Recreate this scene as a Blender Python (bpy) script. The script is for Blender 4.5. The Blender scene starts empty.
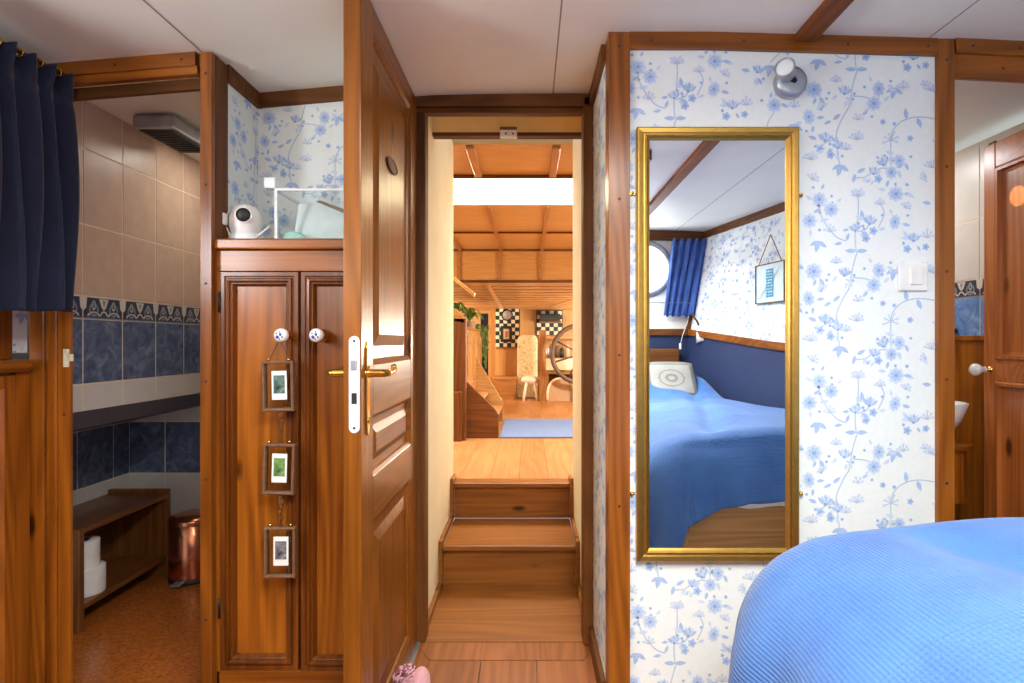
import bpy, bmesh, math, random
from mathutils import Vector, Matrix
random.seed(7)
S = bpy.context.scene
COL = S.collection
PI = math.pi
F, CX, CY, CAMZ = 550.0, 529.0, 342.0, 1.05   # focal length and principal point of the photograph, camera height

def X(px, y): return (px - CX) / F * y
def Z(py, y): return CAMZ - (py - CY) / F * y

# ------------------------------------------------------------------ materials
def lin(c):
    out = []
    for v in c:
        v /= 255.0
        out.append(v / 12.92 if v <= 0.04045 else ((v + 0.055) / 1.055) ** 2.4)
    return (out[0], out[1], out[2], 1.0)

class NT:
    def __init__(s, name):
        s.m = bpy.data.materials.new(name); s.m.use_nodes = True
        s.t = s.m.node_tree; s.t.nodes.clear()
        s.out = s.n('ShaderNodeOutputMaterial')
    def n(s, typ, **kw):
        nd = s.t.nodes.new(typ)
        for k, v in kw.items():
            if k in nd.inputs: nd.inputs[k].default_value = v
            else: setattr(nd, k, v)
        return nd
    def l(s, a, b): s.t.links.new(a, b)
    def ramp(s, fac, stops):
        r = s.n('ShaderNodeValToRGB'); e = r.color_ramp.elements
        while len(e) < len(stops): e.new(0.5)
        for i, (p, c) in enumerate(stops):
            e[i].position = p; e[i].color = c
        s.l(fac, r.inputs['Fac']); return r
    def math(s, op, a, b=None, c=None):
        nd = s.n('ShaderNodeMath', operation=op)
        for i, v in enumerate((a, b, c)):
            if v is None: continue
            if isinstance(v, (int, float)): nd.inputs[i].default_value = v
            else: s.l(v, nd.inputs[i])
        return nd.outputs[0]
    def mix(s, fac, a, b):
        nd = s.n('ShaderNodeMix', data_type='RGBA')
        for sock, v in ((nd.inputs[0], fac), (nd.inputs[6], a), (nd.inputs[7], b)):
            if isinstance(v, (int, float, tuple)): sock.default_value = v
            else: s.l(v, sock)
        return nd.outputs[2]
    def bsdf(s, **kw):
        b = s.n('ShaderNodeBsdfPrincipled', **kw); s.l(b.outputs[0], s.out.inputs[0]); return b
    def bump(s, h, strength, dist=0.002):
        b = s.n('ShaderNodeBump'); b.inputs['Strength'].default_value = strength; b.inputs['Distance'].default_value = dist
        s.l(h, b.inputs['Height']); return b.outputs[0]

def plain(name, c, rough=.5, metal=0., var=.06, scale=30, coat=0., bump=0.):
    t = NT(name); b = t.bsdf(Roughness=rough, Metallic=metal)
    if coat: b.inputs['Coat Weight'].default_value = coat; b.inputs['Coat Roughness'].default_value = .15
    tc = t.n('ShaderNodeTexCoord'); no = t.n('ShaderNodeTexNoise', Scale=scale, Detail=3.0); t.l(tc.outputs['Object'], no.inputs['Vector'])
    c0 = lin(c); a = tuple(max(0, v * (1 - var)) for v in c0[:3]) + (1,); d = tuple(min(1, v * (1 + var)) for v in c0[:3]) + (1,)
    r = t.ramp(no.outputs['Fac'], [(.3, a), (.7, d)]); t.l(r.outputs[0], b.inputs['Base Color'])
    if bump: t.l(t.bump(no.outputs['Fac'], bump), b.inputs['Normal'])
    return t.m

def wood(name, light, dark, axis='z', rough=.32, coat=.25, knots=True, island=False, contrast=1.0, scale=1.0):
    t = NT(name); b = t.bsdf(Roughness=rough); b.inputs['Coat Weight'].default_value = coat; b.inputs['Coat Roughness'].default_value = .22; b.inputs['Specular IOR Level'].default_value = .3
    tc = t.n('ShaderNodeTexCoord'); oi = t.n('ShaderNodeObjectInfo')
    rnd = oi.outputs['Random']
    if island:
        g = t.n('ShaderNodeNewGeometry'); rnd = t.math('ADD', rnd, g.outputs['Random Per Island'])
    off = t.n('ShaderNodeCombineXYZ'); k = t.math('MULTIPLY', rnd, 13.7)
    for i in range(3): t.l(k, off.inputs[i])
    add = t.n('ShaderNodeVectorMath', operation='ADD'); t.l(tc.outputs['Object'], add.inputs[0]); t.l(off.outputs[0], add.inputs[1])
    def stretched(across, along):
        mp = t.n('ShaderNodeMapping'); sc = [across * scale] * 3; sc['xyz'.index(axis)] = along * scale
        mp.inputs['Scale'].default_value = sc; t.l(add.outputs[0], mp.inputs['Vector']); return mp.outputs[0]
    n1 = t.n('ShaderNodeTexNoise', Scale=1.0, Detail=1.0); t.l(stretched(7, .55), n1.inputs['Vector'])
    s = t.math('SINE', t.math('MULTIPLY', n1.outputs['Fac'], 75.0))
    n2 = t.n('ShaderNodeTexNoise', Scale=1.0, Detail=4.0, Roughness=.6); t.l(stretched(90, 2.2), n2.inputs['Vector'])
    n3 = t.n('ShaderNodeTexNoise', Scale=1.0, Detail=2.0); t.l(stretched(3.0, .7), n3.inputs['Vector'])
    v = t.math('ADD', t.math('MULTIPLY', s, .16 * contrast), t.math('MULTIPLY', t.math('SUBTRACT', n2.outputs['Fac'], .5), .9 * contrast))
    v = t.math('ADD', v, t.math('MULTIPLY', t.math('SUBTRACT', n3.outputs['Fac'], .5), .9 * contrast))
    if island: v = t.math('ADD', v, t.math('MULTIPLY', t.math('SUBTRACT', g.outputs['Random Per Island'], .5), .5))
    v = t.math('ADD', v, .5)
    r = t.ramp(v, [(.05, lin(dark)), (.95, lin(light))])
    colr = r.outputs[0]
    if knots:
        vo = t.n('ShaderNodeTexVoronoi', Scale=1.0); t.l(stretched(5.5, 2.2), vo.inputs['Vector'])
        kk = t.ramp(vo.outputs['Distance'], [(.045, (1, 1, 1, 1)), (.10, (0, 0, 0, 1))])
        kd = tuple(x * .28 for x in lin(dark)[:3]) + (1,)
        colr = t.mix(kk.outputs[0], colr, kd)
    t.l(colr, b.inputs['Base Color'])
    t.l(t.bump(n2.outputs['Fac'], .12, .001), b.inputs['Normal'])
    return t.m

M = {}
ORL, ORD = (176, 102, 26), (100, 48, 5)
for ax in 'xyz':
    M['pine_' + ax] = wood('pine_' + ax, ORL, ORD, ax)
    M['trim_' + ax] = wood('trim_' + ax, (162, 94, 26), (96, 48, 7), ax, knots=False)
    M['dark_' + ax] = wood('dark_wood_' + ax, (122, 72, 26), (72, 40, 10), ax, rough=.6, coat=0., knots=False)
    M['door_' + ax] = wood('door_pine_' + ax, (154, 90, 22), (94, 50, 5), ax, rough=.36, coat=.18)
    M['teak_' + ax] = wood('saloon_wood_' + ax, (206, 164, 104), (170, 122, 66), ax, knots=False, contrast=.6)
    M['bench_' + ax] = wood('bench_wood_' + ax, (134, 84, 38), (84, 46, 16), ax, knots=False)
    M['gate_' + ax] = wood('red_pine_' + ax, (204, 122, 58), (152, 80, 32), ax)
for ax in 'xyz': M['rib_' + ax] = wood('saloon_rib_wood_' + ax, (184, 136, 80), (138, 92, 46), ax, knots=False)
for ax in 'xz': M['mould_' + ax] = wood('moulded_pine_' + ax, (126, 66, 16), (72, 34, 5), ax, knots=False)
M['beam'] = wood('matt_brown_batten', (150, 84, 36), (100, 52, 18), 'y', rough=.6, coat=0., knots=False)
M['planks'] = wood('plank_floor', (176, 108, 58), (118, 64, 28), 'y', rough=.35, coat=.15, knots=False, island=True, contrast=.8)
M['tread'] = wood('tread_wood', (164, 102, 42), (108, 62, 16), 'x', rough=.38, coat=.1, contrast=.8)
M['landing'] = wood('landing_wood', (194, 144, 88), (150, 100, 54), 'y', rough=.45, coat=.2, knots=False, island=True, contrast=.7)
M['ceil'] = plain('white_ceiling_panel', (238, 238, 228), .55, var=.03, scale=4)
M['seam'] = plain('ceiling_seam', (150, 142, 130), .7)
M['paper'] = plain('wallpaper_ground', (232, 239, 238), .75, var=.02, scale=60)
M['fl_light'] = plain('wallpaper_blue_light', (202, 218, 238), .75)
M['fl_mid'] = plain('wallpaper_blue', (168, 194, 230), .75)
M['fl_dark'] = plain('wallpaper_blue_deep', (138, 170, 218), .75)
M['fl_stem'] = plain('wallpaper_stem', (184, 200, 222), .75)
M['cream'] = plain('cream_plaster', (224, 212, 178), .7, var=.05, scale=6)
M['header'] = plain('ochre_painted_board', (250, 220, 146), .6, var=.06, scale=8)
M['gold'] = plain('gold_frame', (186, 146, 70), .34, metal=.9, var=.08, scale=50)
M['brass'] = plain('brass', (222, 176, 84), .18, metal=1.0)
M['chrome'] = plain('satin_grey_metal', (176, 182, 190), .35, metal=.75)
M['steel'] = plain('pale_steel', (222, 228, 232), .4, metal=.25)
M['black'] = plain('black_iron', (28, 24, 24), .5)
M['dowel'] = plain('dark_wood_plug', (70, 32, 12), .5)
M['white'] = plain('white_plastic', (236, 236, 232), .35)
M['porcelain'] = plain('white_porcelain', (240, 240, 238), .12, coat=.5)
M['delft'] = plain('blue_glaze', (40, 76, 170), .2)
M['tile_beige'] = plain('beige_wall_tile', (200, 172, 150), .35, var=.07, scale=20)
M['tile_white'] = plain('pale_wall_tile', (206, 200, 192), .3, var=.04, scale=14)
M['grout'] = plain('cream_grout', (228, 214, 188), .8)
M['border_base'] = plain('border_tile_dark', (46, 54, 76), .3)
M['border_light'] = plain('border_tile_cream', (208, 200, 186), .35)
M['border_mid'] = plain('border_tile_grey', (128, 136, 150), .35)
def marble(name, a, b_, c, sc=22.0):
    t = NT(name); b = t.bsdf(Roughness=.25); tc = t.n('ShaderNodeTexCoord')
    no = t.n('ShaderNodeTexNoise', Scale=sc, Detail=6.0, Roughness=.65, Distortion=.8); t.l(tc.outputs['Object'], no.inputs['Vector'])
    r = t.ramp(no.outputs['Fac'], [(.3, lin(a)), (.52, lin(b_)), (.72, lin(c))]); t.l(r.outputs[0], b.inputs['Base Color']); return t.m
M['tile_blue'] = marble('blue_marbled_tile', (58, 70, 98), (92, 106, 132), (132, 142, 160))
M['tile_sky'] = marble('bright_blue_tile', (70, 110, 170), (108, 148, 204), (160, 188, 224))
M['cork'] = marble('cork_lino', (128, 66, 24), (164, 90, 36), (190, 112, 52), 90.0)
M['navy_wall'] = plain('navy_board', (30, 46, 84), .6, var=.1, scale=8)
M['blue_grey'] = plain('blue_grey_mat', (98, 120, 160), .9, var=.12, scale=120, bump=.3)
M['fur'] = plain('white_fleece', (236, 228, 214), .95, var=.12, scale=60, bump=.6)
M['plant'] = plain('plant_green', (92, 138, 56), .5, var=.3, scale=25)
M['pot'] = plain('pale_pot', (190, 176, 150), .6)
M['slate'] = plain('dark_slate_paint', (84, 80, 88), .6)  # dark grey puts the shade under the bathroom ledge into its colour
def fabric(name, c, c2, rough=.9, fine=420.0):
    t = NT(name); b = t.bsdf(Roughness=rough); b.inputs['Sheen Weight'].default_value = .15
    tc = t.n('ShaderNodeTexCoord'); no = t.n('ShaderNodeTexNoise', Scale=fine, Detail=2.0); t.l(tc.outputs['Object'], no.inputs['Vector'])
    n2 = t.n('ShaderNodeTexNoise', Scale=9.0, Detail=4.0); t.l(tc.outputs['Object'], n2.inputs['Vector'])
    f = t.math('ADD', t.math('MULTIPLY', no.outputs['Fac'], .5), t.math('MULTIPLY', n2.outputs['Fac'], .5))
    r = t.ramp(f, [(.35, lin(c)), (.65, lin(c2))]); t.l(r.outputs[0], b.inputs['Base Color'])
    t.l(t.bump(no.outputs['Fac'], .2, .001), b.inputs['Normal']); return t.m
M['navy'] = fabric('navy_curtain_cloth', (14, 22, 44), (24, 36, 66))
M['curtain_blue'] = fabric('blue_curtain_cloth', (46, 78, 148), (72, 108, 182))
M['sheet'] = fabric('white_sheet', (226, 228, 232), (240, 241, 244))
M['cushion'] = fabric('grey_cushion_cloth', (108, 108, 102), (130, 128, 120))
M['cushion_pale'] = fabric('pale_cushion_print', (142, 142, 136), (160, 158, 152))
M['pink'] = fabric('pink_yarn', (196, 132, 142), (232, 182, 186))
M['pink_dark'] = fabric('plum_yarn', (112, 54, 66), (160, 92, 104))
def spread_mat():
    t = NT('blue_ribbed_bedspread'); b = t.bsdf(Roughness=.85); b.inputs['Sheen Weight'].default_value = .2
    uv = t.n('ShaderNodeUVMap'); uv.uv_map = 'UVMap'
    sp = t.n('ShaderNodeSeparateXYZ'); t.l(uv.outputs[0], sp.inputs[0])
    tc = t.n('ShaderNodeTexCoord'); no = t.n('ShaderNodeTexNoise', Scale=7.0, Detail=4.0); t.l(tc.outputs['Object'], no.inputs['Vector'])
    fi = t.n('ShaderNodeTexNoise', Scale=380.0, Detail=2.0); t.l(tc.outputs['Object'], fi.inputs['Vector'])
    f = t.math('ADD', t.math('MULTIPLY', no.outputs['Fac'], .6), t.math('MULTIPLY', fi.outputs['Fac'], .4))
    u, v = sp.outputs[0], sp.outputs[1]
    def ribs(c, lo, hi, period):
        s = t.math('SINE', t.math('MULTIPLY', c, 2 * PI / period))
        m = t.math('MULTIPLY', t.math('GREATER_THAN', c, lo), t.math('LESS_THAN', c, hi))
        return t.math('MULTIPLY', s, m)
    h = t.math('ADD', ribs(u, -.34, .24, .0066), ribs(v, .42, .60, .0080))
    h = t.math('ADD', h, t.math('MULTIPLY', ribs(v, -.2, .05, .0066), .8))
    r = t.ramp(f, [(.3, lin((46, 92, 158))), (.7, lin((70, 118, 182)))])
    dark = t.mix(t.math('MULTIPLY', t.math('MAXIMUM', t.math('MULTIPLY', h, -1.0), 0.0), .18), r.outputs[0], lin((32, 70, 146)))
    t.l(dark, b.inputs['Base Color'])
    wr = t.n('ShaderNodeTexNoise', Scale=22.0, Detail=3.0, Distortion=1.2); t.l(tc.outputs['Object'], wr.inputs['Vector'])
    hh = t.math('ADD', t.math('MULTIPLY', h, .5), t.math('MULTIPLY', fi.outputs['Fac'], .6))
    hh = t.math('ADD', hh, t.math('MULTIPLY', wr.outputs['Fac'], 2.2))
    t.l(t.bump(hh, .36, .0035), b.inputs['Normal']); return t.m
M['spread'] = spread_mat()
def mirror_mat():
    t = NT('mirror_silver'); b = t.bsdf(Roughness=.0, Metallic=1.0); b.inputs['Base Color'].default_value = (.93, .95, .96, 1); return t.m
M['mirror'] = mirror_mat()
def glass_mat():
    t = NT('clear_glass'); tr = t.n('ShaderNodeBsdfTransparent'); gl = t.n('ShaderNodeBsdfGlossy', Roughness=.03)
    tr.inputs[0].default_value = (.93, .96, .96, 1)
    fr = t.n('ShaderNodeFresnel', IOR=1.45); mx = t.n('ShaderNodeMixShader'); t.l(fr.outputs[0], mx.inputs[0]); t.l(tr.outputs[0], mx.inputs[1]); t.l(gl.outputs[0], mx.inputs[2])
    t.l(mx.outputs[0], t.out.inputs[0]); return t.m
M['glass'] = glass_mat()
def emit(name, c, k):
    t = NT(name); e = t.n('ShaderNodeEmission', Strength=k); e.inputs[0].default_value = lin(c); t.l(e.outputs[0], t.out.inputs[0]); return t.m
M['sky_pane'] = emit('daylit_pane', (245, 250, 255), 3.0)
M['skylight'] = emit('skylight_pane', (255, 250, 238), 5.0)
M['copper'] = plain('copper', (206, 128, 92), .22, metal=.95)
M['paperroll'] = plain('white_tissue', (238, 234, 228), .9, bump=.2)
M['teal_print'] = plain('teal_print', (40, 140, 180), .6, var=.3, scale=90)
M['print_paper'] = plain('pale_print_paper', (196, 214, 214), .5)
M['photo_green'] = marble('photo_of_garden', (40, 74, 46), (112, 150, 84), (206, 222, 214))
M['photo_grey'] = marble('photo_of_street', (30, 32, 36), (118, 120, 124), (222, 226, 230))
M['photo_mixed'] = marble('photo_of_trees', (22, 40, 38), (92, 122, 112), (206, 216, 206))
M['oldwood'] = plain('weathered_frame_wood', (112, 78, 52), .6, var=.2, scale=60)
M['cord'] = plain('brown_cord', (112, 78, 46), .8)
M['ivory'] = plain('ivory_check', (222, 218, 190), .5)
M['greenblack'] = plain('dark_check', (26, 36, 34), .5)
M['floral'] = marble('floral_cloth', (160, 168, 110), (228, 214, 172), (238, 228, 196))
M['cloth_cream'] = plain('cream_cloth', (240, 228, 196), .8)
M['taupe'] = plain('taupe_cloth', (186, 158, 128), .9)
M['wheel'] = plain('grey_brown_wheel', (92, 74, 62), .5, var=.15)
M['seaglass'] = plain('pale_green_cloth', (176, 222, 206), .7)
M['icewhite'] = plain('cool_white_plastic', (232, 240, 242), .25)

# ------------------------------------------------------------------ mesh helpers
ORIG = {}
class MB:
    def __init__(s): s.v, s.f, s.mi, s.sm = [], [], [], []
    def add(s, vs, fs, mi=0, smooth=False):
        b = len(s.v); s.v += [tuple(v) for v in vs]
        for f in fs: s.f.append([b + i for i in f]); s.mi.append(mi); s.sm.append(smooth)
        return s
    def box(s, x0, x1, y0, y1, z0, z1, mi=0):
        x0, x1 = min(x0, x1), max(x0, x1); y0, y1 = min(y0, y1), max(y0, y1); z0, z1 = min(z0, z1), max(z0, z1)
        vs = [(x, y, z) for z in (z0, z1) for y in (y0, y1) for x in (x0, x1)]
        return s.add(vs, [(0, 2, 3, 1), (4, 5, 7, 6), (0, 1, 5, 4), (2, 6, 7, 3), (0, 4, 6, 2), (1, 3, 7, 5)], mi)
    def prism(s, pts, d, mi=0, smooth=False):   # pts: planar polygon of 3D points, extruded by vector d
        n = len(pts); d = Vector(d); a = [Vector(p) for p in pts]; vs = a + [p + d for p in a]
        s.add(vs, [list(range(n))[::-1], [n + i for i in range(n)]], mi)
        b = len(s.v) - 2 * n
        for i in range(n):
            s.f.append([b + i, b + (i + 1) % n, b + n + (i + 1) % n, b + n + i]); s.mi.append(mi); s.sm.append(smooth)
        return s
    def lathe(s, prof, c, axis=(0, 0, 1), seg=24, mi=0, smooth=True, a0=0, a1=2 * PI):
        q = Vector((0, 0, 1)).rotation_difference(Vector(axis).normalized()); c = Vector(c); vs, fs = [], []
        full = abs(a1 - a0 - 2 * PI) < 1e-6; m = seg if full else seg + 1
        for r, h in prof:
            for i in range(m):
                a = a0 + (a1 - a0) * i / seg
                vs.append(c + q @ Vector((r * math.cos(a), r * math.sin(a), h)))
        for j in range(len(prof) - 1):
            for i in range(seg):
                i2 = (i + 1) % m
                fs.append((j * m + i, j * m + i2, (j + 1) * m + i2, (j + 1) * m + i))
        return s.add(vs, fs, mi, smooth)
    def cyl(s, p0, p1, r, seg=16, mi=0, r1=None):
        p0, p1 = Vector(p0), Vector(p1); L = (p1 - p0).length; r1 = r if r1 is None else r1
        return s.lathe([(0, 0), (r, 0), (r, 0), (r1, L), (r1, L), (0, L)], p0, p1 - p0, seg, mi)
    def tube(s, pts, r, seg=8, mi=0, closed=False):
        pts = [Vector(p) for p in pts]; n = len(pts); vs, fs = [], []; up = None
        for i, p in enumerate(pts):
            if closed: d = pts[(i + 1) % n] - pts[i - 1]
            else: d = pts[min(i + 1, n - 1)] - pts[max(i - 1, 0)]
            d.normalize()
            if up is None:
                up = d.orthogonal().normalized()
            up = (up - d * up.dot(d)); up = up.normalized() if up.length > 1e-6 else d.orthogonal().normalized()
            w = d.cross(up); rr = r[i] if isinstance(r, (list, tuple)) else r
            for k in range(seg):
                a = 2 * PI * k / seg; vs.append(p + up * (rr * math.cos(a)) + w * (rr * math.sin(a)))
        m = n if closed else n - 1
        for i in range(m):
            j = (i + 1) % n
            for k in range(seg):
                k2 = (k + 1) % seg; fs.append((i * seg + k, i * seg + k2, j * seg + k2, j * seg + k))
        s.add(vs, fs, mi, True)
        if not closed:
            b = len(s.v) - len(vs)
            s.f.append([b + k for k in range(seg)][::-1]); s.mi.append(mi); s.sm.append(False)
            s.f.append([b + (n - 1) * seg + k for k in range(seg)]); s.mi.append(mi); s.sm.append(False)
        return s
    def grid(s, fn, nu, nv, mi=0, smooth=True):
        vs = [fn(i / nu, j / nv) for j in range(nv + 1) for i in range(nu + 1)]
        fs = [(j * (nu + 1) + i, j * (nu + 1) + i + 1, (j + 1) * (nu + 1) + i + 1, (j + 1) * (nu + 1) + i) for j in range(nv) for i in range(nu)]
        return s.add(vs, fs, mi, smooth)
    def ball(s, c, rx, ry=None, rz=None, seg=20, mi=0):
        ry = ry or rx; rz = rz or rx; c = Vector(c)
        def fn(u, v):
            a, b = 2 * PI * u, PI * (v - .5)
            return c + Vector((rx * math.cos(a) * math.cos(b), ry * math.sin(a) * math.cos(b), rz * math.sin(b)))
        return s.grid(fn, seg, seg // 2, mi)
    def loft(s, o, u, v, n, w, h, prof, mi=0, cap=True):
        """nested rectangles: prof = [(inset, height)], rectangle w x h at o, axes u, v, height along n"""
        o, u, v, n = Vector(o), Vector(u), Vector(v), Vector(n); vs = []; fs = []
        for ins, ht in prof:
            for (a, b) in ((ins, ins), (w - ins, ins), (w - ins, h - ins), (ins, h - ins)):
                vs.append(o + u * a + v * b + n * ht)
        k = len(prof)
        for i in range(k - 1):
            for j in range(4):
                j2 = (j + 1) % 4; fs.append((i * 4 + j, i * 4 + j2, (i + 1) * 4 + j2, (i + 1) * 4 + j))
        if cap: fs.append([(k - 1) * 4 + j for j in range(4)])
        return s.add(vs, fs, mi)
    def build(s, name, mats, parent=None, bevel=0., origin=None, seg=2, kind=None, solid=0.):
        me = bpy.data.meshes.new(name)
        if parent is not None: og = ORIG[parent.name]
        elif origin is not None: og = Vector(origin)
        else:
            zs = [v[2] for v in s.v]; og = Vector((sum(v[0] for v in s.v) / len(s.v), sum(v[1] for v in s.v) / len(s.v), min(zs)))
        me.from_pydata([tuple(Vector(v) - og) for v in s.v], [], s.f)
        if not isinstance(mats, (list, tuple)): mats = [mats]
        for m in mats: me.materials.append(M[m] if isinstance(m, str) else m)
        for p, mi, sm in zip(me.polygons, s.mi, s.sm): p.material_index = mi; p.use_smooth = sm
        bm = bmesh.new(); bm.from_mesh(me); bmesh.ops.remove_doubles(bm, verts=bm.verts, dist=1e-6)
        bmesh.ops.recalc_face_normals(bm, faces=bm.faces); bm.to_mesh(me); bm.free()
        o = bpy.data.objects.new(name, me); COL.objects.link(o)
        if parent is not None: o.parent = parent
        else: o.location = og
        ORIG[o.name] = og
        if solid:
            md = o.modifiers.new('solid', 'SOLIDIFY'); md.thickness = solid; md.offset = 0
        if bevel:
            md = o.modifiers.new('bevel', 'BEVEL'); md.width = bevel; md.segments = seg; md.limit_method = 'ANGLE'; md.angle_limit = math.radians(40)
            md.harden_normals = False
        if kind: o['kind'] = kind
        return o

def tag(o, label, cat, group=None, kind=None):
    o['label'] = label; o['category'] = cat
    if group: o['group'] = group
    if kind: o['kind'] = kind
    return o
def thing(name, loc, label, cat, group=None, kind=None):
    o = bpy.data.objects.new(name, None); COL.objects.link(o); o.location = loc; ORIG[o.name] = Vector(loc); o.empty_display_size = .05
    return tag(o, label, cat, group, kind)
def struct(o, label=None, cat=None):
    o['kind'] = 'structure'
    if label: o['label'] = label
    if cat: o['category'] = cat
    return o
def copy_tree(o, parent=None):
    c = o.copy(); COL.objects.link(c)
    if parent is not None: c.parent = parent
    ORIG[c.name] = ORIG[o.name]
    for ch in list(o.children): copy_tree(ch, c)
    return c
def no_shade_smooth(o): return o

# ceiling height across the cambered deck
CT = [(-2.1, 1.745), (-1.36, 1.817), (-.916, 1.854), (-.37, 1.902), (.1, 1.912), (.5, 1.912), (1.17, 1.893), (1.95, 1.855)]
def ceil_z(x):
    if x <= CT[0][0]: return CT[0][1]
    for (a, za), (b, zb) in zip(CT, CT[1:]):
        if x <= b: return za + (zb - za) * (x - a) / (b - a)
    return CT[-1][1]

# ------------------------------------------------------------------ wallpaper
PXM = 1.54 / F
def motif():
    """one repeat of the floral print in metres (u right, v up), list of (kind, layer, polygon)"""
    E = []
    def m(x, y): return ((x - 797) * PXM, (290 - y) * PXM)
    def poly(c, r, n=20, k=0, amp=0., sx=1., rot=0.):
        out = []
        for i in range(n):
            a = 2 * PI * i / n; rr = r * (1 + amp * math.cos(k * a)); x, y = rr * math.cos(a) * sx, rr * math.sin(a)
            out.append((c[0] + x * math.cos(rot) - y * math.sin(rot), c[1] + x * math.sin(rot) + y * math.cos(rot)))
        return out
    def daisy(x, y, r=7, sx=1., rot=0.):
        c = m(x, y); r *= PXM * 1.08
        E.append(('fl_light', 1, poly(c, r, 32, 8, .12, sx, rot)))
        E.append(('fl_mid', 2, poly(c, r * .66, 28, 7, .16, sx, rot)))
        for i in range(8):
            a = 2 * PI * i / 8 + rot; p = (c[0] + math.cos(a) * r * .42 * sx, c[1] + math.sin(a) * r * .42)
            E.append(('fl_light', 3, poly(p, r * .09, 6)))
        E.append(('fl_dark', 3, poly(c, r * .24, 10, 5, .2, sx, rot))); spray(x, y, r / PXM)
    def leaf(x, y, L=9, ang=0., w=.38, mat='fl_mid'):
        c = m(x, y); L *= PXM * 1.2; pts = []
        for i in range(9): t = i / 8; pts.append((t, math.sin(PI * t ** .85) * w * .5))
        for i in range(7, 0, -1): t = i / 8; pts.append((t, -math.sin(PI * t ** .85) * w * .5))
        a = math.radians(ang)
        E.append((mat, 1, [(c[0] + L * (px * math.cos(a) - py * math.sin(a)), c[1] + L * (px * math.sin(a) + py * math.cos(a))) for px, py in pts]))
        E.append(('fl_light', 2, [(c[0] + L * (px * math.cos(a) - py * math.sin(a)), c[1] + L * (px * math.sin(a) + py * math.cos(a))) for px, py in ((.15, .012), (.85, .0), (.15, -.012))]))
    rgm = random.Random(11)
    def spray(x, y, r):
        for k in range(3):
            a = rgm.random() * 360; rr = r * (1.0 + .5 * rgm.random()); px, py = x + rr * math.cos(math.radians(a)), y - rr * math.sin(math.radians(a))
            leaf(px, py, 5 + 3 * rgm.random(), a + rgm.uniform(-50, 50), .42, rgm.choice(('fl_light', 'fl_light', 'fl_mid')))
            if k: bud(x + 1.9 * r * math.cos(math.radians(a + 40)), y - 1.9 * r * math.sin(math.radians(a + 40)), 1.6)
    def half(x, y, r=6, ang=90.):
        r *= 1.2; spray(x, y, r * .8)
        for d in (-50, -25, 0, 25, 50): leaf(x, y, r * 1.15, ang + d, .42, 'fl_light' if d in (-25, 25) else 'fl_mid')
        E.append(('fl_dark', 3, poly(m(x, y), r * .22 * PXM, 8)))
    def triple(x, y):
        leaf(x, y - 5, 10, -90 - 12, .42); leaf(x, y - 5, 9, -38, .4); leaf(x, y - 5, 8, -150, .4)
    def bud(x, y, r=3.0):
        c = m(x, y); E.append(('fl_mid', 1, poly(c, r * PXM, 10, 5, .2))); E.append(('fl_dark', 2, poly(c, r * .4 * PXM, 6)))
    def rib(pts, w=.6):
        P = [m(*p) for p in pts]; n = len(P); L, R = [], []
        for i in range(n):
            a, b = P[max(i - 1, 0)], P[min(i + 1, n - 1)]; d = Vector((b[0] - a[0], b[1] - a[1])).normalized(); k = (-d.y * w * PXM, d.x * w * PXM)
            L.append((P[i][0] + k[0], P[i][1] + k[1])); R.append((P[i][0] - k[0], P[i][1] - k[1]))
        for i in range(n - 1): E.append(('fl_stem', 0, [L[i], L[i + 1], R[i + 1], R[i]]))
    def curve(pts):
        out = []
        P = [pts[0]] + pts + [pts[-1]]
        for i in range(1, len(P) - 2):
            for k in range(5):
                t = k / 5; p0, p1, p2, p3 = P[i - 1], P[i], P[i + 1], P[i + 2]
                out.append(tuple(.5 * (2 * p1[j] + (p2[j] - p0[j]) * t + (2 * p0[j] - 5 * p1[j] + 4 * p2[j] - p3[j]) * t * t + (3 * p1[j] - p0[j] - 3 * p2[j] + p3[j]) * t ** 3) for j in (0, 1)))
        out.append(pts[-1]); return out
    def sprig(x, y, n=5, r=7, a0=90, sp=140, b=1.3):
        for i in range(n):
            a = math.radians(a0 - sp / 2 + sp * i / max(1, n - 1)); rr = r * (.75 + .25 * ((i * 7) % 3) / 2)
            e = (x + rr * math.cos(a), y - rr * math.sin(a)); rib([(x, y), e], .5); c = m(*e); E.append(('fl_light', 1, poly(c, 1.15 * b * PXM, 7)))
    for a in ((813.7, 90, 7.5), (873.6, 103.6, 6.5), (895.7, 194, 7), (819, 199.5, 6.5), (831, 209.6, 6.5), (809.5, 221, 6.5), (955, 238, 6.5), (963, 118, 7), (948, 166, 6)): daisy(*a)
    for a in ((808.6, 117, 7, .75, .25), (878.4, 89, 7, .8, 0), (894.7, 222, 7, .72, -.25), (899, 161, 6, .9, .3), (891, 172.7, 6, .9, 0), (968, 214, 6, .8, .3)): daisy(*a)
    for a in ((844, 94, 5.5, 80), (824.7, 141, 6, 85), (838, 148, 5, 100), (882.7, 165, 5, 100), (873, 174, 5, 70), (869, 224, 6, 80), (855, 231, 5, 95), (913, 241, 5.5, 85), (938, 205, 5, 70)): half(*a)
    for a in ((820, 149, 4), (830.4, 155, 4), (878, 179, 4), (873, 231, 4), (865.6, 238.5, 4), (907, 249, 4), (925.5, 247, 3.4), (882.7, 122, 2.8), (910, 138.5, 3), (894, 124, 2), (958, 92, 3.2), (972, 150, 3)): bud(*a)
    for a in ((840, 170), (894, 93), (818, 246), (951, 203), (975, 262)): triple(*a)
    leaf(856, 69.6 + 181.5, 9.5, 178); leaf(856, 69.6 + 181.5, 9.5, 2); leaf(833, 120, 8, 40); leaf(831, 121, 7, 205)
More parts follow.
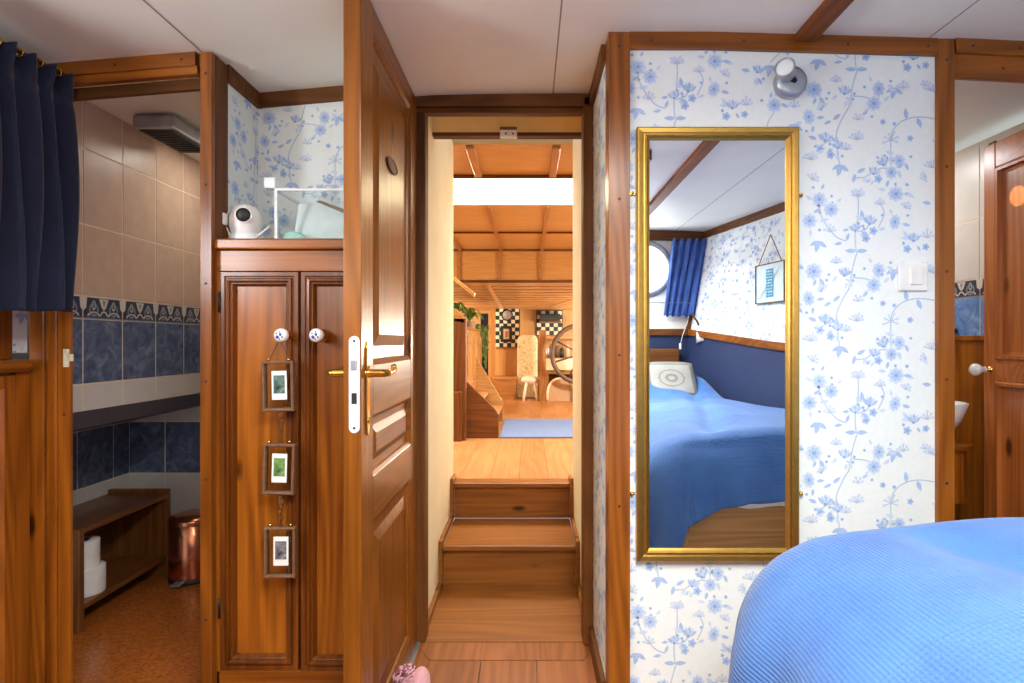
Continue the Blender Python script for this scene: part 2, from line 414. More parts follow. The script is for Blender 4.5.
    leaf(906.5, 119, 9, 98, .42); leaf(917, 118, 9, -68, .42); leaf(857, 173, 8, 30); leaf(855, 174, 8, -105); leaf(842, 243, 7, 190); leaf(846, 241, 7, 70); leaf(945, 128, 8, 140); leaf(945, 128, 8, 30); leaf(965, 180, 8, -60)
    rib(curve([(857, 252), (852.5, 268), (849, 288), (848, 290)])); rib(curve([(848, 108.5), (842, 119), (836, 135), (838, 155), (840, 168)])); rib(curve([(858, 195), (858, 215), (855, 235), (856, 251)]))
    rib(curve([(891, 165), (891, 137), (897, 125), (907, 119), (920, 117), (935, 119)])); rib(curve([(855, 178), (865, 177), (873, 172), (883, 168), (891, 172)]))
    rib(curve([(835, 140), (825, 143), (818, 150)])); rib(curve([(836, 136), (840, 146)])); rib(curve([(851, 100), (846, 98)])); rib(curve([(852, 96), (864, 97), (874, 100)]))
    rib(curve([(857, 232), (866, 229), (869, 224)])); rib(curve([(819, 206), (822, 218), (835, 236), (846, 241)])); rib(curve([(881, 205), (884, 214), (878, 228)])); rib(curve([(948, 166), (944, 150), (946, 128), (955, 112)]))
    rib(curve([(955, 245), (948, 258), (951, 275), (948, 290)])); rib(curve([(951, 195), (960, 186), (965, 180), (972, 160)]))
    for a in ((857, 140, 6, 8), (846, 150, 5, 6), (811, 160, 6, 8), (836, 82, 5, 6), (823, 108, 5, 6, 120), (934, 92, 6, 8), (925, 86, 4, 5), (858, 197, 7, 8), (880, 205, 5, 6), (905, 208, 5, 6, 60), (891, 140, 6, 8, 90, 220), (932, 168, 6, 8), (926, 176, 5, 6, 200), (812, 180, 5, 7, 60), (830, 232, 5, 7), (940, 143, 6, 7), (927, 238, 5, 8), (975, 240, 5, 7), (858, 120, 4, 6), (903, 270, 5, 7), (930, 272, 5, 7), (965, 275, 5, 7)):
        sprig(*a)
    return E
MOTIF = motif()
RW, RH, DROP = 181 * PXM, 181.5 * PXM, 49 * PXM
WP_MATS = ['paper', 'fl_light', 'fl_mid', 'fl_dark', 'fl_stem']
def wallpaper(mb, fn, W, H, normal, u0=0., v0=0., eps=.0004):
    """floral polygons clipped to [0,W]x[0,H], mapped by fn(u,v); u0,v0 = phase of the print"""
    bm = bmesh.new(); n = Vector(normal).normalized(); cnt = 0
    i0, i1 = math.floor((-u0) / RW) - 1, math.ceil((W - u0) / RW) + 1
    for i in range(i0, i1):
        dv = v0 + (-i) * -DROP
        j0, j1 = math.floor((-dv) / RH) - 2, math.ceil((H - dv) / RH) + 2
        for j in range(j0, j1):
            ou, ov = u0 + i * RW, dv + j * RH
            if ou > W + .1 or ou + RW < -.1 or ov > H + .1 or ov + RH < -.1: continue
            for mat, lay, pts in MOTIF:
                q = [(ou + a, ov + b) for a, b in pts]
                if max(p[0] for p in q) < 0 or min(p[0] for p in q) > W or max(p[1] for p in q) < 0 or min(p[1] for p in q) > H: continue
                cnt += 1; hz = (lay + 1) * eps + (cnt % 12) * eps / 14; vs = [bm.verts.new((a, b, hz)) for a, b in q]
                f = bm.faces.new(vs); f.material_index = WP_MATS.index(mat)
    for co, no in (((0, 0, 0), (-1, 0, 0)), ((W, 0, 0), (1, 0, 0)), ((0, 0, 0), (0, -1, 0)), ((0, H, 0), (0, 1, 0))):
        bmesh.ops.bisect_plane(bm, geom=bm.verts[:] + bm.edges[:] + bm.faces[:], plane_co=co, plane_no=no, clear_outer=True)
    bm.verts.index_update(); vs = []
    for v in bm.verts: vs.append(Vector(fn(v.co.x, v.co.y)) + n * v.co.z)
    b = len(mb.v); mb.v += [tuple(v) for v in vs]
    for f in bm.faces:
        idx = [v.index for v in f.verts]
        p = [vs[i] for i in idx[:3]]
        mb.f.append([b + i for i in idx]); mb.mi.append(f.material_index); mb.sm.append(False)
    bm.free()
def wall_quad(mb, fn, W, H, nu=1, nv=1): mb.grid(lambda a, c: fn(a * W, c * H), nu, nv, 0, False)

# ------------------------------------------------------------------ camera
cam = bpy.data.cameras.new('camera'); co = bpy.data.objects.new('camera', cam); COL.objects.link(co)
co.location = (0, 0, CAMZ); co.rotation_euler = (PI / 2, 0, 0)
cam.sensor_width = 36; cam.lens = 36 * F / 1024; cam.shift_x = -(CX - 512) / 1024; cam.shift_y = (CY - 341.5) / 1024; cam.clip_start = .02
S.camera = co

YW, YD = 1.54, 1.92          # mirror wall plane, doorway plane
# ------------------------------------------------------------------ floors
fl = MB()
fl.box(-1.42, 2.0, -1.3, 1.90, -.06, -.006, 1)
x = -.157 - .182 * 7
while x < 1.9:
    fl.box(x + .001, x + .181, -1.25, 1.55 if (x + .09 < -.38 or x > .2) else 1.812, -.03, 0); x += .182
for pts in ([(-.40, 1.92), (.235, 1.92), (.18, 1.816), (-.33, 1.816)], [(-.40, 1.92), (-.332, 1.816), (-.332, 1.55), (-.40, 1.55)], [(.235, 1.92), (.235, 1.55), (.182, 1.55), (.182, 1.816)]):
    fl.prism([(a, b, .0005) for a, b in pts], (0, 0, -.03))
struct(fl.build('floor', ['planks', 'black'], bevel=.0015), 'reddish plank cabin floor with a mitred border at the doorway', 'floor')
bf = MB().box(-2.0, -.45, 1.5, 2.72, -.05, 0.0005)
struct(bf.build('floor_bathroom', 'cork'), 'orange-brown speckled bathroom floor', 'floor')
bf = MB().box(1.15, 2.0, 1.6, 3.0, -.05, 0.0005)
struct(bf.build('floor_washroom', 'dark_x'), 'dark red-brown washroom floor', 'floor')

# ------------------------------------------------------------------ ceiling (cambered, white panels with dark seams)
ce = MB()
def cambered(y0, y1, xa, xb, thick=.03):
    xs = sorted(set([xa, xb] + [xa + (xb - xa) * i / 24 for i in range(25)]))
    vs = [(x_, y_, ceil_z(x_) + t_) for t_ in (0, thick) for y_ in (y0, y1) for x_ in xs]; n = len(xs)
    fs = []
    for i in range(n - 1): fs += [(i, i + 1, n + i + 1, n + i), (2 * n + i, 3 * n + i, 3 * n + i + 1, 2 * n + i + 1), (i, 2 * n + i, 2 * n + i + 1, i + 1), (n + i, n + i + 1, 3 * n + i + 1, 3 * n + i)]
    fs += [(0, n, 3 * n, 2 * n), (n - 1, 3 * n - 1, 4 * n - 1, 2 * n - 1)]
    ce.add(vs, fs, 0, False)
HX0, HX1, HY0, HY1 = -.02, .52, -.70, .56      # opening for the added hatch light, above and behind the camera
cambered(-1.3, HY0, -2.0, 2.0); cambered(HY0, HY1, -2.0, HX0); cambered(HY0, HY1, HX1, 2.0); cambered(HY1, 1.96, -2.0, 2.0)
cambered(1.96, 2.75, -2.0, -.41); cambered(1.96, 2.95, .24, 2.0)
for sx in (-.907, .083, 1.11):
    ya = HY1 if HX0 < sx < HX1 else -1.25
    ce.add([(sx - .0022, ya, ceil_z(sx) - .0008), (sx + .0022, ya, ceil_z(sx) - .0008), (sx + .0022, 1.94, ceil_z(sx) - .0008), (sx - .0022, 1.94, ceil_z(sx) - .0008)], [(0, 1, 2, 3)], 1)
struct(ce.build('ceiling', ['ceil', 'seam']), 'white cambered ceiling of painted panels', 'ceiling')
bx = .767
be = MB().box(bx - .028, bx + .028, -1.2, 1.54, ceil_z(bx) - .022, ceil_z(bx) + .005)
struct(be.build('trim_ceiling_beam', 'beam', bevel=.004), 'brown batten running along the white ceiling', 'beam')
# hatch added out of view to let fill light into the cabin
ht = thing('window_hatch', (.25, -.07, 1.9), 'long deck hatch in the white ceiling', 'window'); ht['kind'] = 'structure'
h = MB()
for (a, b, c, d) in ((HX0 - .03, HX0, HY0 - .03, HY1 + .03), (HX1, HX1 + .03, HY0 - .03, HY1 + .03), (HX0, HX1, HY0 - .03, HY0), (HX0, HX1, HY1, HY1 + .03)):
    h.box(a, b, c, d, 1.865, 2.05)
h.build('hatch_frame', 'trim_x', ht, bevel=.003)
MB().box(HX0, HX1, HY0, HY1, 2.035, 2.045).build('pane', 'sky_pane', ht)  # glowing pane of the added hatch

# ------------------------------------------------------------------ front wall with mirror
def trim_top(name, x0, x1, y, h, thick, mat='trim_x', off=0., dowels=(), label=None):
    mb = MB(); n = 16
    xs = [x0 + (x1 - x0) * i / n for i in range(n + 1)]
    for a, b in zip(xs, xs[1:]):
        za, zb = ceil_z(a) - off, ceil_z(b) - off
        mb.add([(a, y - thick, za - h), (b, y - thick, zb - h), (b, y, zb - h), (a, y, za - h), (a, y - thick, za), (b, y - thick, zb), (b, y, zb), (a, y, za)], [(0, 1, 5, 4), (0, 3, 2, 1), (2, 3, 7, 6), (4, 5, 6, 7)])
    for dx in dowels: mb.cyl((dx, y - thick + .001, ceil_z(dx) - off - h / 2), (dx, y - thick - .0012, ceil_z(dx) - off - h / 2), .0038, 10, 1)
    return struct(mb.build(name, [mat, 'dowel']), label, 'trim')
def post(name, x0, x1, y0, y1, z0, z1, mat='trim_z', dowels=(), label=None, bevel=.004):
    mb = MB().box(x0, x1, y0, y1, z0, z1)
    for dz in dowels: mb.cyl(((x0 + x1) / 2, y0 + .001, dz), ((x0 + x1) / 2, y0 - .0012, dz), .0042, 10, 1)
    return struct(mb.build(name, [mat, 'dowel'], bevel=bevel), label, 'post')

mb = MB(); W0, W1 = .27, 1.16
fn = lambda u, v: (W0 + u, YW, v)
wall_quad(mb, fn, W1 - W0, 1.90)
mb.box(W0, W1, YW + .002, YW + .035, 0, 1.92)
wallpaper(mb, fn, W1 - W0, 1.885, (0, -1, 0), u0=X(797, YW) - W0, v0=Z(290, YW))
struct(mb.build('wall_front', WP_MATS), 'wall papered in white with blue flowers behind the gold mirror', 'wall')
post('trim_wall_corner', .221, .281, YW - .012, YW + .05, 0, ceil_z(.25), dowels=(Z(48, YW), Z(200, YW), Z(355, YW), Z(505, YW)), label='brown corner post beside the gold mirror')
post('trim_washroom_post', X(938.5, 1.526), X(955, 1.526), YW - .014, YW + .05, 0, ceil_z(1.17) - .001, dowels=(Z(62, YW), Z(168, YW), Z(272, YW), Z(379, YW), Z(482, YW)), label='honey-coloured post beside the white light switch')
trim_top('trim_front_top', .281, X(938.5, 1.526), YW, .046, .013, dowels=(X(650, YW), X(742, YW), X(845, YW), X(925, YW)), label='brown top moulding over the papered mirror wall')
trim_top('trim_washroom_upper', X(955, 1.526), 1.75, YW, .040, .018, dowels=(X(968, YW), X(1015, YW)), label='upper board over the washroom doorway')
trim_top('trim_washroom_header', X(955, 1.526), 1.75, YW, .068, .008, 'pine_x', off=.040, dowels=(X(1001, YW),), label='deep pine board heading the washroom doorway')
# jog wall beside the doorway
mb = MB(); fn = lambda u, v: (.2225, YW + .05 + u, v)
wall_quad(mb, fn, .33, 1.91); wallpaper(mb, fn, .33, 1.90, (-1, 0, 0), u0=.1, v0=.2)
mb.box(.224, .26, YW + .05, YD + .04, 0, 1.91)
struct(mb.build('wall_passage', WP_MATS), 'narrow papered return wall beside the doorway', 'wall')
mb = MB().box(.208, .224, YW + .05, YD, ceil_z(.2) - .05, ceil_z(.2))
struct(mb.build('trim_passage_top', 'dark_y', bevel=.003), 'dark top moulding on the papered return wall', 'trim')
mb = MB().box(.208, .224, YW + .05, YD, 0, .07)
struct(mb.build('baseboard_passage', 'dark_y', bevel=.003), 'dark skirting under the papered return wall', 'baseboard')

# doorway frame
post('trim_doorway_jamb', .188, .240, YD - .02, YD + .06, 0, 1.90, 'dark_z', label='dark jamb of the stair doorway beside the papered return wall')
post('trim_doorway_hinge_jamb', -.445, -.362, YD + .001, YD + .06, 0, 1.90, 'dark_z', label='dark jamb carrying the open pine door')
mb = MB().box(-.445, .240, YD - .02, YD + .04, Z(108, YD), ceil_z(0) + .0)
mb.box(-.40, .19, YD - .005, YD + .03, Z(113.5, YD), Z(108, YD))
struct(mb.build('trim_doorway_lintel', 'dark_x', bevel=.003), 'dark stepped lintel over the stair doorway', 'trim')

# ------------------------------------------------------------------ corridor and stairs
CL, CR, CE = -.385, .217, 2.80
mb = MB().box(CL - .04, CL, YD + .05, CE, 0, 2.06); struct(mb.build('wall_corridor_left', 'cream'), 'cream plaster corridor wall by the open door', 'wall')
mb = MB().box(CR, CR + .04, YD + .05, 2.73, 0, 2.06); struct(mb.build('wall_corridor_right', 'cream'), 'cream plaster corridor wall by the dark jamb', 'wall')
mb = MB().box(CL, CR, YD + .04, 2.20, 1.96, 1.99).box(CL, CR, 2.20, 2.225, 1.885, 1.99)
struct(mb.build('ceiling_corridor', 'header'), 'ochre boarded corridor ceiling and drop', 'ceiling')
mb = MB().box(CL, CR, 2.192, 2.23, 1.872, 1.886); struct(mb.build('trim_corridor_header', 'dark_x'), 'dark strip across the corridor head', 'trim')
dv = thing('door_catch', (X(508.5, 2.19), 2.192, 1.866), 'small white catch box on the dark strip over the stair', 'catch')
MB().box(X(500, 2.18), X(517, 2.18), 2.165, 2.192, Z(138, 2.18), Z(131, 2.18)).build('cover', 'white', dv, bevel=.003)
MB().box(X(500, 2.18), X(517, 2.18), 2.17, 2.192, Z(131, 2.18), Z(127.5, 2.18)).build('mount', 'oldwood', dv, bevel=.002)
MB().cyl((X(506, 2.18), 2.163, Z(135, 2.18)), (X(506, 2.18), 2.167, Z(135, 2.18)), .004, 10).cyl((X(513, 2.18), 2.163, Z(135, 2.18)), (X(513, 2.18), 2.167, Z(135, 2.18)), .004, 10).build('screw', 'oldwood', dv)

Y1, Y2 = 2.38, 2.725          # riser planes
Z1, Z2 = .178, .358
stair = thing('staircase', (-.08, 2.3, 0), 'three warm wooden steps climbing through the doorway to the bright saloon', 'stairs')
e = .016
MB().box(CL + .002, CR - .002, 1.925, Y1, -.02, .0015).build('lowest_tread', 'tread', stair, bevel=.002)
MB().box(CL + e, CR - e, Y1 - .03, Y2, Z1 - .022, Z1).build('tread', 'tread', stair, bevel=.004)
MB().box(CL + e, CR - e, Y2 - .03, Y2 + .06, Z2 - .022, Z2).build('tread', 'tread', stair, bevel=.004)
MB().box(CL + e, CR - e, Y1, Y1 + .02, 0, Z1 - .022).build('riser', 'tread', stair)
MB().box(CL + e, CR - e, Y2, Y2 + .02, Z1, Z2 - .022).build('riser', 'tread', stair)
for sx, s2 in ((CL, 1), (CR, -1)):
    sk = MB(); w = e * s2
    def strip(ya, za, yb, zb, yc, zc, yd, zd):
        sk.prism([(sx, ya, za), (sx, yb, zb), (sx, yc, zc), (sx, yd, zd)], (w, 0, 0))
    strip(1.98, 0, Y1 - .03, 0, Y1 - .03, .03, 1.98, .03)
    strip(Y1 - .045, 0, Y1, 0, Y1, Z1 + .025, Y1 - .045, Z1 + .025)
    strip(Y1, Z1, Y2 - .03, Z1, Y2 - .03, Z1 + .028, Y1, Z1 + .028)
    strip(Y2 - .045, Z1, Y2, Z1, Y2, Z2 + .025, Y2 - .045, Z2 + .025)
    strip(Y2, Z2, CE, Z2, CE, Z2 + .022, Y2, Z2 + .022)
    sk.build('skirting', 'tread', stair, bevel=.001)

# ------------------------------------------------------------------ saloon beyond
fl = MB().box(-2.4, 2.0, Y2 + .06, 5.3, Z2 - .05, Z2 - .002, 1)
x = -2.3
while x < 1.9:
    fl.box(x + .001, x + .149, Y2 + .06, 5.3, Z2 - .02, Z2); x += .15
struct(fl.build('floor_wheelhouse', ['landing', 'dark_y']), 'honey plank floor at the head of the steps', 'floor')
fl = MB(); x = -2.6
while x < 2.6:
    fl.box(x + .001, x + .199, 5.3, 11.2, -.03, 0); x += .2
struct(fl.build('floor_saloon', 'landing'), 'honey plank floor of the far saloon', 'floor')
MZ = 2.05
sc = MB()
sc.box(-2.4, 2.0, 2.78, 3.31, MZ, MZ + .04).box(-2.4, 2.0, 3.99, 5.99, MZ, MZ + .04).box(-2.4, -1.3, 3.31, 3.99, MZ, MZ + .04).box(1.3, 2.0, 3.31, 3.99, MZ, MZ + .04)
sc.box(-2.4, 2.0, 5.95, 5.99, 1.69, MZ)
struct(sc.build('ceiling_wheelhouse', 'teak_x'), 'orange wooden panel ceiling round the skylight', 'ceiling')
def trim(name, mb, mat, label, bevel=.003): return struct(mb.build(name, mat, bevel=bevel), label, 'trim')
mb = MB()
for bxx in (-.74, -.30, .14, .58):
    mb.box(bxx - .022, bxx + .022, 2.80, 3.30, MZ - .018, MZ); mb.box(bxx - .018, bxx + .018, 4.0, 5.94, MZ - .016, MZ); mb.box(bxx - .02 - .02, bxx + .02 - .02, 5.935, 5.95, 1.70, MZ)
trim('trim_saloon_ribs', mb, 'rib_y', 'wooden ribs dividing the orange saloon ceiling')
mb = MB().box(-1.3, 1.3, 3.285, 3.305, MZ - .02, MZ + .02).box(-2.3, 1.9, 4.98, 5.0, MZ - .016, MZ).box(-2.3, 1.9, 5.92, 5.95, 1.69, 1.715).box(-2.3, 1.9, 5.925, 5.95, MZ - .02, MZ)
trim('trim_saloon_cross', mb, 'dark_x', 'dark cross battens on the orange saloon ceiling')
sk = thing('window_skylight', (0, 3.65, MZ), 'bright skylight in the orange wooden ceiling beyond the stair', 'skylight'); sk['kind'] = 'structure'
MB().box(-1.3, 1.3, 3.29, 3.31, MZ, MZ + .25).box(-1.3, 1.3, 3.982, 4.01, MZ - .004, MZ + .25).box(-1.32, -1.3, 3.31, 3.99, MZ, MZ + .25).box(1.3, 1.32, 3.31, 3.99, MZ, MZ + .25).build('skylight_well', 'cream', sk)
MB().box(-1.3, 1.3, 3.31, 3.99, MZ + .24, MZ + .25).build('pane', 'skylight', sk)
# far low ceiling of boards
lc = MB(); y = 5.99
while y < 11.1:
    lc.box(-2.6, 2.6, y, min(y + .38, 11.2), 1.69, 1.71); lc.box(-2.6, 2.6, y + .32, y + .38, 1.682, 1.69, 1); y += .38
struct(lc.build('ceiling_saloon', ['teak_x', 'rib_x']), 'low boarded ceiling of the far saloon', 'ceiling')
mb = MB()
for a, b in (((-.46, 5.99), (-.52, 10.6)), ((1.0, 5.99), (.30, 10.6))):
    mb.prism([(a[0] - .022, a[1], 1.6895), (a[0] + .022, a[1], 1.6895), (b[0] + .04, b[1], 1.6895), (b[0] - .04, b[1], 1.6895)], (0, 0, -.012))
trim('trim_saloon_beams', mb, 'teak_y', 'pair of wooden battens under the low boarded ceiling')
mb = MB().box(-2.6, 2.6, 11.0, 11.06, -.02, 1.75)
struct(mb.build('wall_saloon', 'teak_z'), 'far wooden wall of the saloon', 'wall')
mb = MB().box(-2.42, -2.38, 2.8, 11.1, 0, 2.1); struct(mb.build('wall_saloon_side', 'teak_y'), 'wooden side wall of the saloon behind the steps', 'wall')
mb = MB().box(1.98, 2.02, 2.8, 11.1, 0, 2.1); struct(mb.build('wall_saloon_other_side', 'teak_y'), 'wooden side wall of the saloon behind the wheel', 'wall')
mb = MB().box(-2.4, CL - .04, 2.76, 2.80, 0, 2.1).box(CR + .04, 2.0, 2.76, 2.80, 0, 2.1); struct(mb.build('wall_wheelhouse', 'teak_z'), 'wooden wall flanking the stair head', 'wall')
mb = MB().box(X(499.5, 3.95), .40, 3.95, 4.87, Z2, Z2 + .012)
tag(mb.build('floor_mat', 'blue_grey', bevel=.003), 'blue-grey mat on the plank floor at the head of the steps', 'mat', kind='thing')

# side steps in the wheelhouse
ws = thing('companionway_steps', (-.4, 4.4, Z2), 'short dark-sided wooden steps beside the blue-grey mat', 'steps')
def stringer(y, t, dz, x_end):
    P = [(-.47, y, Z2), (x_end, y, Z2), (x_end, y, Z2 + .17), (x_end - .03, y, Z2 + .215), (-.47, y, Z2 + .43 + dz)]
    return MB().prism(P, (0, t, 0))
stringer(3.95, .03, 0, X(498.5, 3.95)).build('stringer', 'dark_x', ws, bevel=.004)
stringer(4.84, .03, .14, X(503, 4.87)).build('stringer', 'rib_x', ws, bevel=.004)
for k in range(3):
    MB().box(-.25 - .12 * k - .13, -.235 - .12 * k, 3.98, 4.84, Z2 + .115 + .12 * k, Z2 + .135 + .12 * k).build('tread', 'landing', ws, bevel=.003)
pn = thing('bulkhead_panel', (-.5, 3.9, Z2), 'dark wooden bulkhead end beside the short side steps', 'panel')
MB().box(-.62, X(466, 3.88), 3.86, 3.93, Z2, Z(318, 3.88)).build('board', 'dark_z', pn, bevel=.006)
MB().box(-.62, X(461, 3.80), 3.82, 3.86, Z2, Z(392, 3.82)).build('lower_board', 'bench_z', pn, bevel=.004)
MB().prism([(-.62, 3.86, Z(318, 3.88)), (X(466, 3.88), 3.86, Z(324, 3.88)), (X(462, 3.88), 3.86, Z(314, 3.88)), (X(456, 3.88), 3.86, Z(309, 3.88)), (-.62, 3.86, Z(308, 3.88))], (0, .07, 0)).build('cap', 'rib_x', pn, bevel=.004)
MB().prism([(X(452, 3.88), 3.80, Z(278, 3.88)), (X(456, 3.88), 3.80, Z(283, 3.88)), (X(475, 3.88), 3.80, Z(298, 3.88)), (X(476, 3.88), 3.80, Z(294, 3.88)), (X(457, 3.88), 3.80, Z(279, 3.88))], (0, .06, 0)).build('handrail', 'rib_x', pn, bevel=.003)
MB().box(-.66, -.60, 3.82, 3.92, Z2, Z(279, 3.88)).build('upright', 'dark_z', pn)

# cupboard with plants along the side
sb = thing('sideboard', (-1.0, 7.8, 0), 'pale wooden sideboard with panelled doors below the trailing plants', 'sideboard')
MB().box(-1.35, -.82, 6.3, 9.4, 0, 1.22).build('carcass', 'teak_y', sb, bevel=.005)
MB().box(-1.37, -.80, 6.28, 9.42, 1.22, 1.25).build('top', 'landing', sb, bevel=.004)
for k in range(4):
    o = Vector((-.82, 6.42 + .74 * k, .15))
    MB().loft(o, (0, 1, 0), (0, 0, 1), (1, 0, 0), .68, .98, [(0, 0), (0, .02), (.09, .02), (.11, .008), (.12, .008)]).build('door', 'teak_z', sb)
def plant(name, c, r, n, label):
    t = thing(name, c, label, 'plant', 'plants on the saloon sideboard')
    MB().lathe([(0, 0), (.07, 0), (.09, .13), (.10, .13), (.085, .125), (0, .12)], c, seg=16).build('pot', 'pot', t)
    lv = MB(); rg = random.Random(n)
    for k in range(n):
        a = rg.random() * 2 * PI; L = r * (.7 + .6 * rg.random()); lift = .25 + rg.random() * .35; pts = []; d = Vector((math.cos(a), math.sin(a), 0)); s_ = Vector((-d.y, d.x, 0)); w = .012 + .012 * rg.random()
        row = []
        for i in range(7):
            q = i / 6; p = Vector(c) + Vector((0, 0, .12)) + d * (L * q) + Vector((0, 0, lift * math.sin(PI * q * .8) * r * 1.8 - .25 * r * q * q)); ww = w * math.sin(PI * min(.98, q * .9 + .08)); row.append((p - s_ * ww, p + s_ * ww))
        vs = [p for pr in row for p in pr]; lv.add(vs, [(2 * i, 2 * i + 1, 2 * i + 3, 2 * i + 2) for i in range(6)], 0, True)
    lv.build('foliage', 'plant', t)
plant('potted_plant', (-.95, 7.1, 1.25), .20, 34, 'nearer leafy plant on the saloon sideboard, beside the dark bulkhead end')
plant('potted_plant', (-.93, 8.6, 1.25), .24, 36, 'farther trailing plant hanging over the end of the saloon sideboard')
tr = MB()
for k in range(5):
    pts = [(-.85 + .02 * k, 9.0 + .07 * k, 1.34), (-.78 + .02 * k, 9.05 + .06 * k, 1.25), (-.765 + .015 * k, 9.1 + .06 * k, 1.05 - .05 * (k % 3)), (-.76 + .01 * k, 9.1 + .05 * k, .85 - .04 * k)]
    tr.tube(pts, .006, 5)
    for q in pts[1:]:
        for s_ in range(3): tr.ball((q[0] + random.uniform(-.015, .03), q[1] + random.uniform(-.04, .04), q[2] + random.uniform(-.08, .08)), .016, .014, .022, 6)
tr.ball((-.84, 9.05, 1.302), .05, .07, .05, 12)
tag(tr.build('trailing_plant', 'plant'), 'green vine trailing down the end of the saloon sideboard', 'plant', 'plants on the saloon sideboard')
cu = MB()
cu.grid(lambda u, v: (-.93 + .14 * u, 10.6 + .02 * math.sin(u * 22), .35 + 1.25 * v), 24, 6)
tag(cu.build('dark_curtain', 'navy', solid=.006), 'narrow dark curtain hanging between the sideboard and the checked panel', 'curtain')
post('trim_saloon_post', X(490.5, 10.3), X(495.5, 10.3), 10.25, 10.35, 0, 1.69, 'rib_z', label='slim wooden post beside the checked tile panel with the round plate')

def checker(name, px0, px1, py0, py1, y, n, m, label):
    t = thing(name, (X((px0 + px1) / 2, y), y, Z(py1, y)), label, 'tile panel')
    x0, x1, z0, z1 = X(px0, y), X(px1, y), Z(py1, y), Z(py0, y)
    mb = MB().box(x0 - .015, x1 + .015, y + .002, y + .03, z0 - .015, z1 + .015, 1)
    for i in range(n):
        for j in range(m):
            mb.box(x0 + (x1 - x0) * i / n + .002, x0 + (x1 - x0) * (i + 1) / n - .002, y - .006, y + .004, z0 + (z1 - z0) * j / m + .002, z0 + (z1 - z0) * (j + 1) / m - .002, (i + j) % 2)
    mb.build('tiles', ['ivory', 'greenblack'], t)
checker('checker_panel', 495.5, 519, 308, 347, 10.5, 6, 10, 'black and ivory checked tile panel behind the round plate')
checker('checker_panel', 537, 562, 311, 335, 10.85, 6, 6, 'smaller black and ivory checked tile panel behind the dark hanging box')
pl = thing('wall_plate', (X(507, 10.45), 10.48, Z(320, 10.45)), 'round pale plate on the checked tile panel', 'plate')
MB().lathe([(0, .012), (.05, .012), (.075, .02), (.10, .022), (.10, 0), (0, 0)], (X(507, 10.45), 10.49, Z(315, 10.45)), (0, -1, 0), 24).build('dish', 'chrome', pl)
MB().lathe([(.085, .0225), (.105, .024), (.112, .012), (.112, 0)], (X(507, 10.45), 10.49, Z(315, 10.45)), (0, -1, 0), 24).build('rim', 'greenblack', pl)
fp = thing('framed_picture', (X(506, 10.45), 10.48, Z(341, 10.45)), 'small dark framed picture below the round plate on the checked tiles', 'picture')
MB().loft((X(500.5, 10.45), 10.492, Z(342, 10.45)), (1, 0, 0), (0, 0, 1), (0, -1, 0), X(512, 10.45) - X(500.5, 10.45), Z(326, 10.45) - Z(342, 10.45), [(0, 0), (0, .03), (.05, .03), (.055, .015)], cap=False).build('frame', 'greenblack', fp)
MB().box(X(503, 10.45), X(509.5, 10.45), 10.476, 10.482, Z(339.5, 10.45), Z(328.5, 10.45)).build('mount', 'ivory', fp)
MB().box(X(505, 10.45), X(507.6, 10.45), 10.472, 10.476, Z(337, 10.45), Z(331, 10.45)).build('print', 'copper', fp)
wp = thing('wainscot_panel', (X(506, 10.5), 10.5, Z(377, 10.4)), 'planked wooden wainscot below the checked tile panel', 'panel')
mb = MB(); x0, x1 = X(495.5, 10.5), X(519, 10.5)
for k in range(6): mb.box(x0 + (x1 - x0) * k / 6 + .003, x0 + (x1 - x0) * (k + 1) / 6 - .003, 10.48, 10.52, Z(377, 10.4), Z(349.5, 10.4))
mb.build('boards', 'teak_z', wp, bevel=.004)
MB().box(x0 - .01, x1 + .01, 10.46, 10.52, Z(349.5, 10.4), Z(347.5, 10.4)).build('rail', 'rib_x', wp, bevel=.003)
st = thing('seat_locker', (X(506, 10.1), 10.1, 0), 'low wooden seat locker under the wainscot panel', 'locker')
MB().box(X(494, 10.1), X(516.5, 10.1), 10.0, 10.46, 0, Z(379.5, 10.0)).build('box', 'rib_x', st, bevel=.006)
MB().box(X(493, 10.1), X(517, 10.1), 9.97, 10.47, Z(379.5, 10.0), Z(377, 10.0)).build('lid', 'landing', st, bevel=.004)
mb = MB().box(X(513, 10.9), 2.5, 10.9, 10.98, 0, 1.69); struct(mb.build('wall_galley', 'teak_z'), 'wooden galley wall behind the wheel', 'wall')
# tall floral panel
mb = MB(); a, b, c, d = X(517.5, 10.2), X(537.5, 10.2), 0.02, Z(335, 10.2); r = .10
pts = [(a, c), (b, c), (b, d - r)] + [(b - r + r * math.cos(t * PI / 12), d - r + r * math.sin(t * PI / 12)) for t in range(1, 7)] + [(a + r + r * math.cos(PI / 2 + t * PI / 12), d - r + r * math.sin(PI / 2 + t * PI / 12)) for t in range(0, 7)]
mb.prism([(p, 10.16, q) for p, q in pts], (0, .09, 0))
tag(mb.build('floral_screen', 'floral', bevel=.02), 'tall cream floral cloth-covered screen with rounded top beside the fleece stool', 'screen')
sto = thing('stool', (X(530.5, 9.95), 9.95, 0), 'small stool with a white fleece seat in front of the floral screen', 'stool')
cx = X(530.5, 9.95)
MB().ball((cx, 9.95, .37), .17, .15, .075, 24).build('seat', 'fur', sto)
for sx in (-1, 1):
    for sy in (-1, 1): MB().cyl((cx + sx * .07, 9.95 + sy * .07, .36), (cx + sx * .125, 9.95 + sy * .12, 0), .024, 10).build('leg', 'fur', sto)
post('trim_newel', X(539, 9.8), X(546, 9.8), 9.75, 9.87, 0, Z(330, 9.8), 'rib_z', label='square wooden post between the floral screen and the wheel')
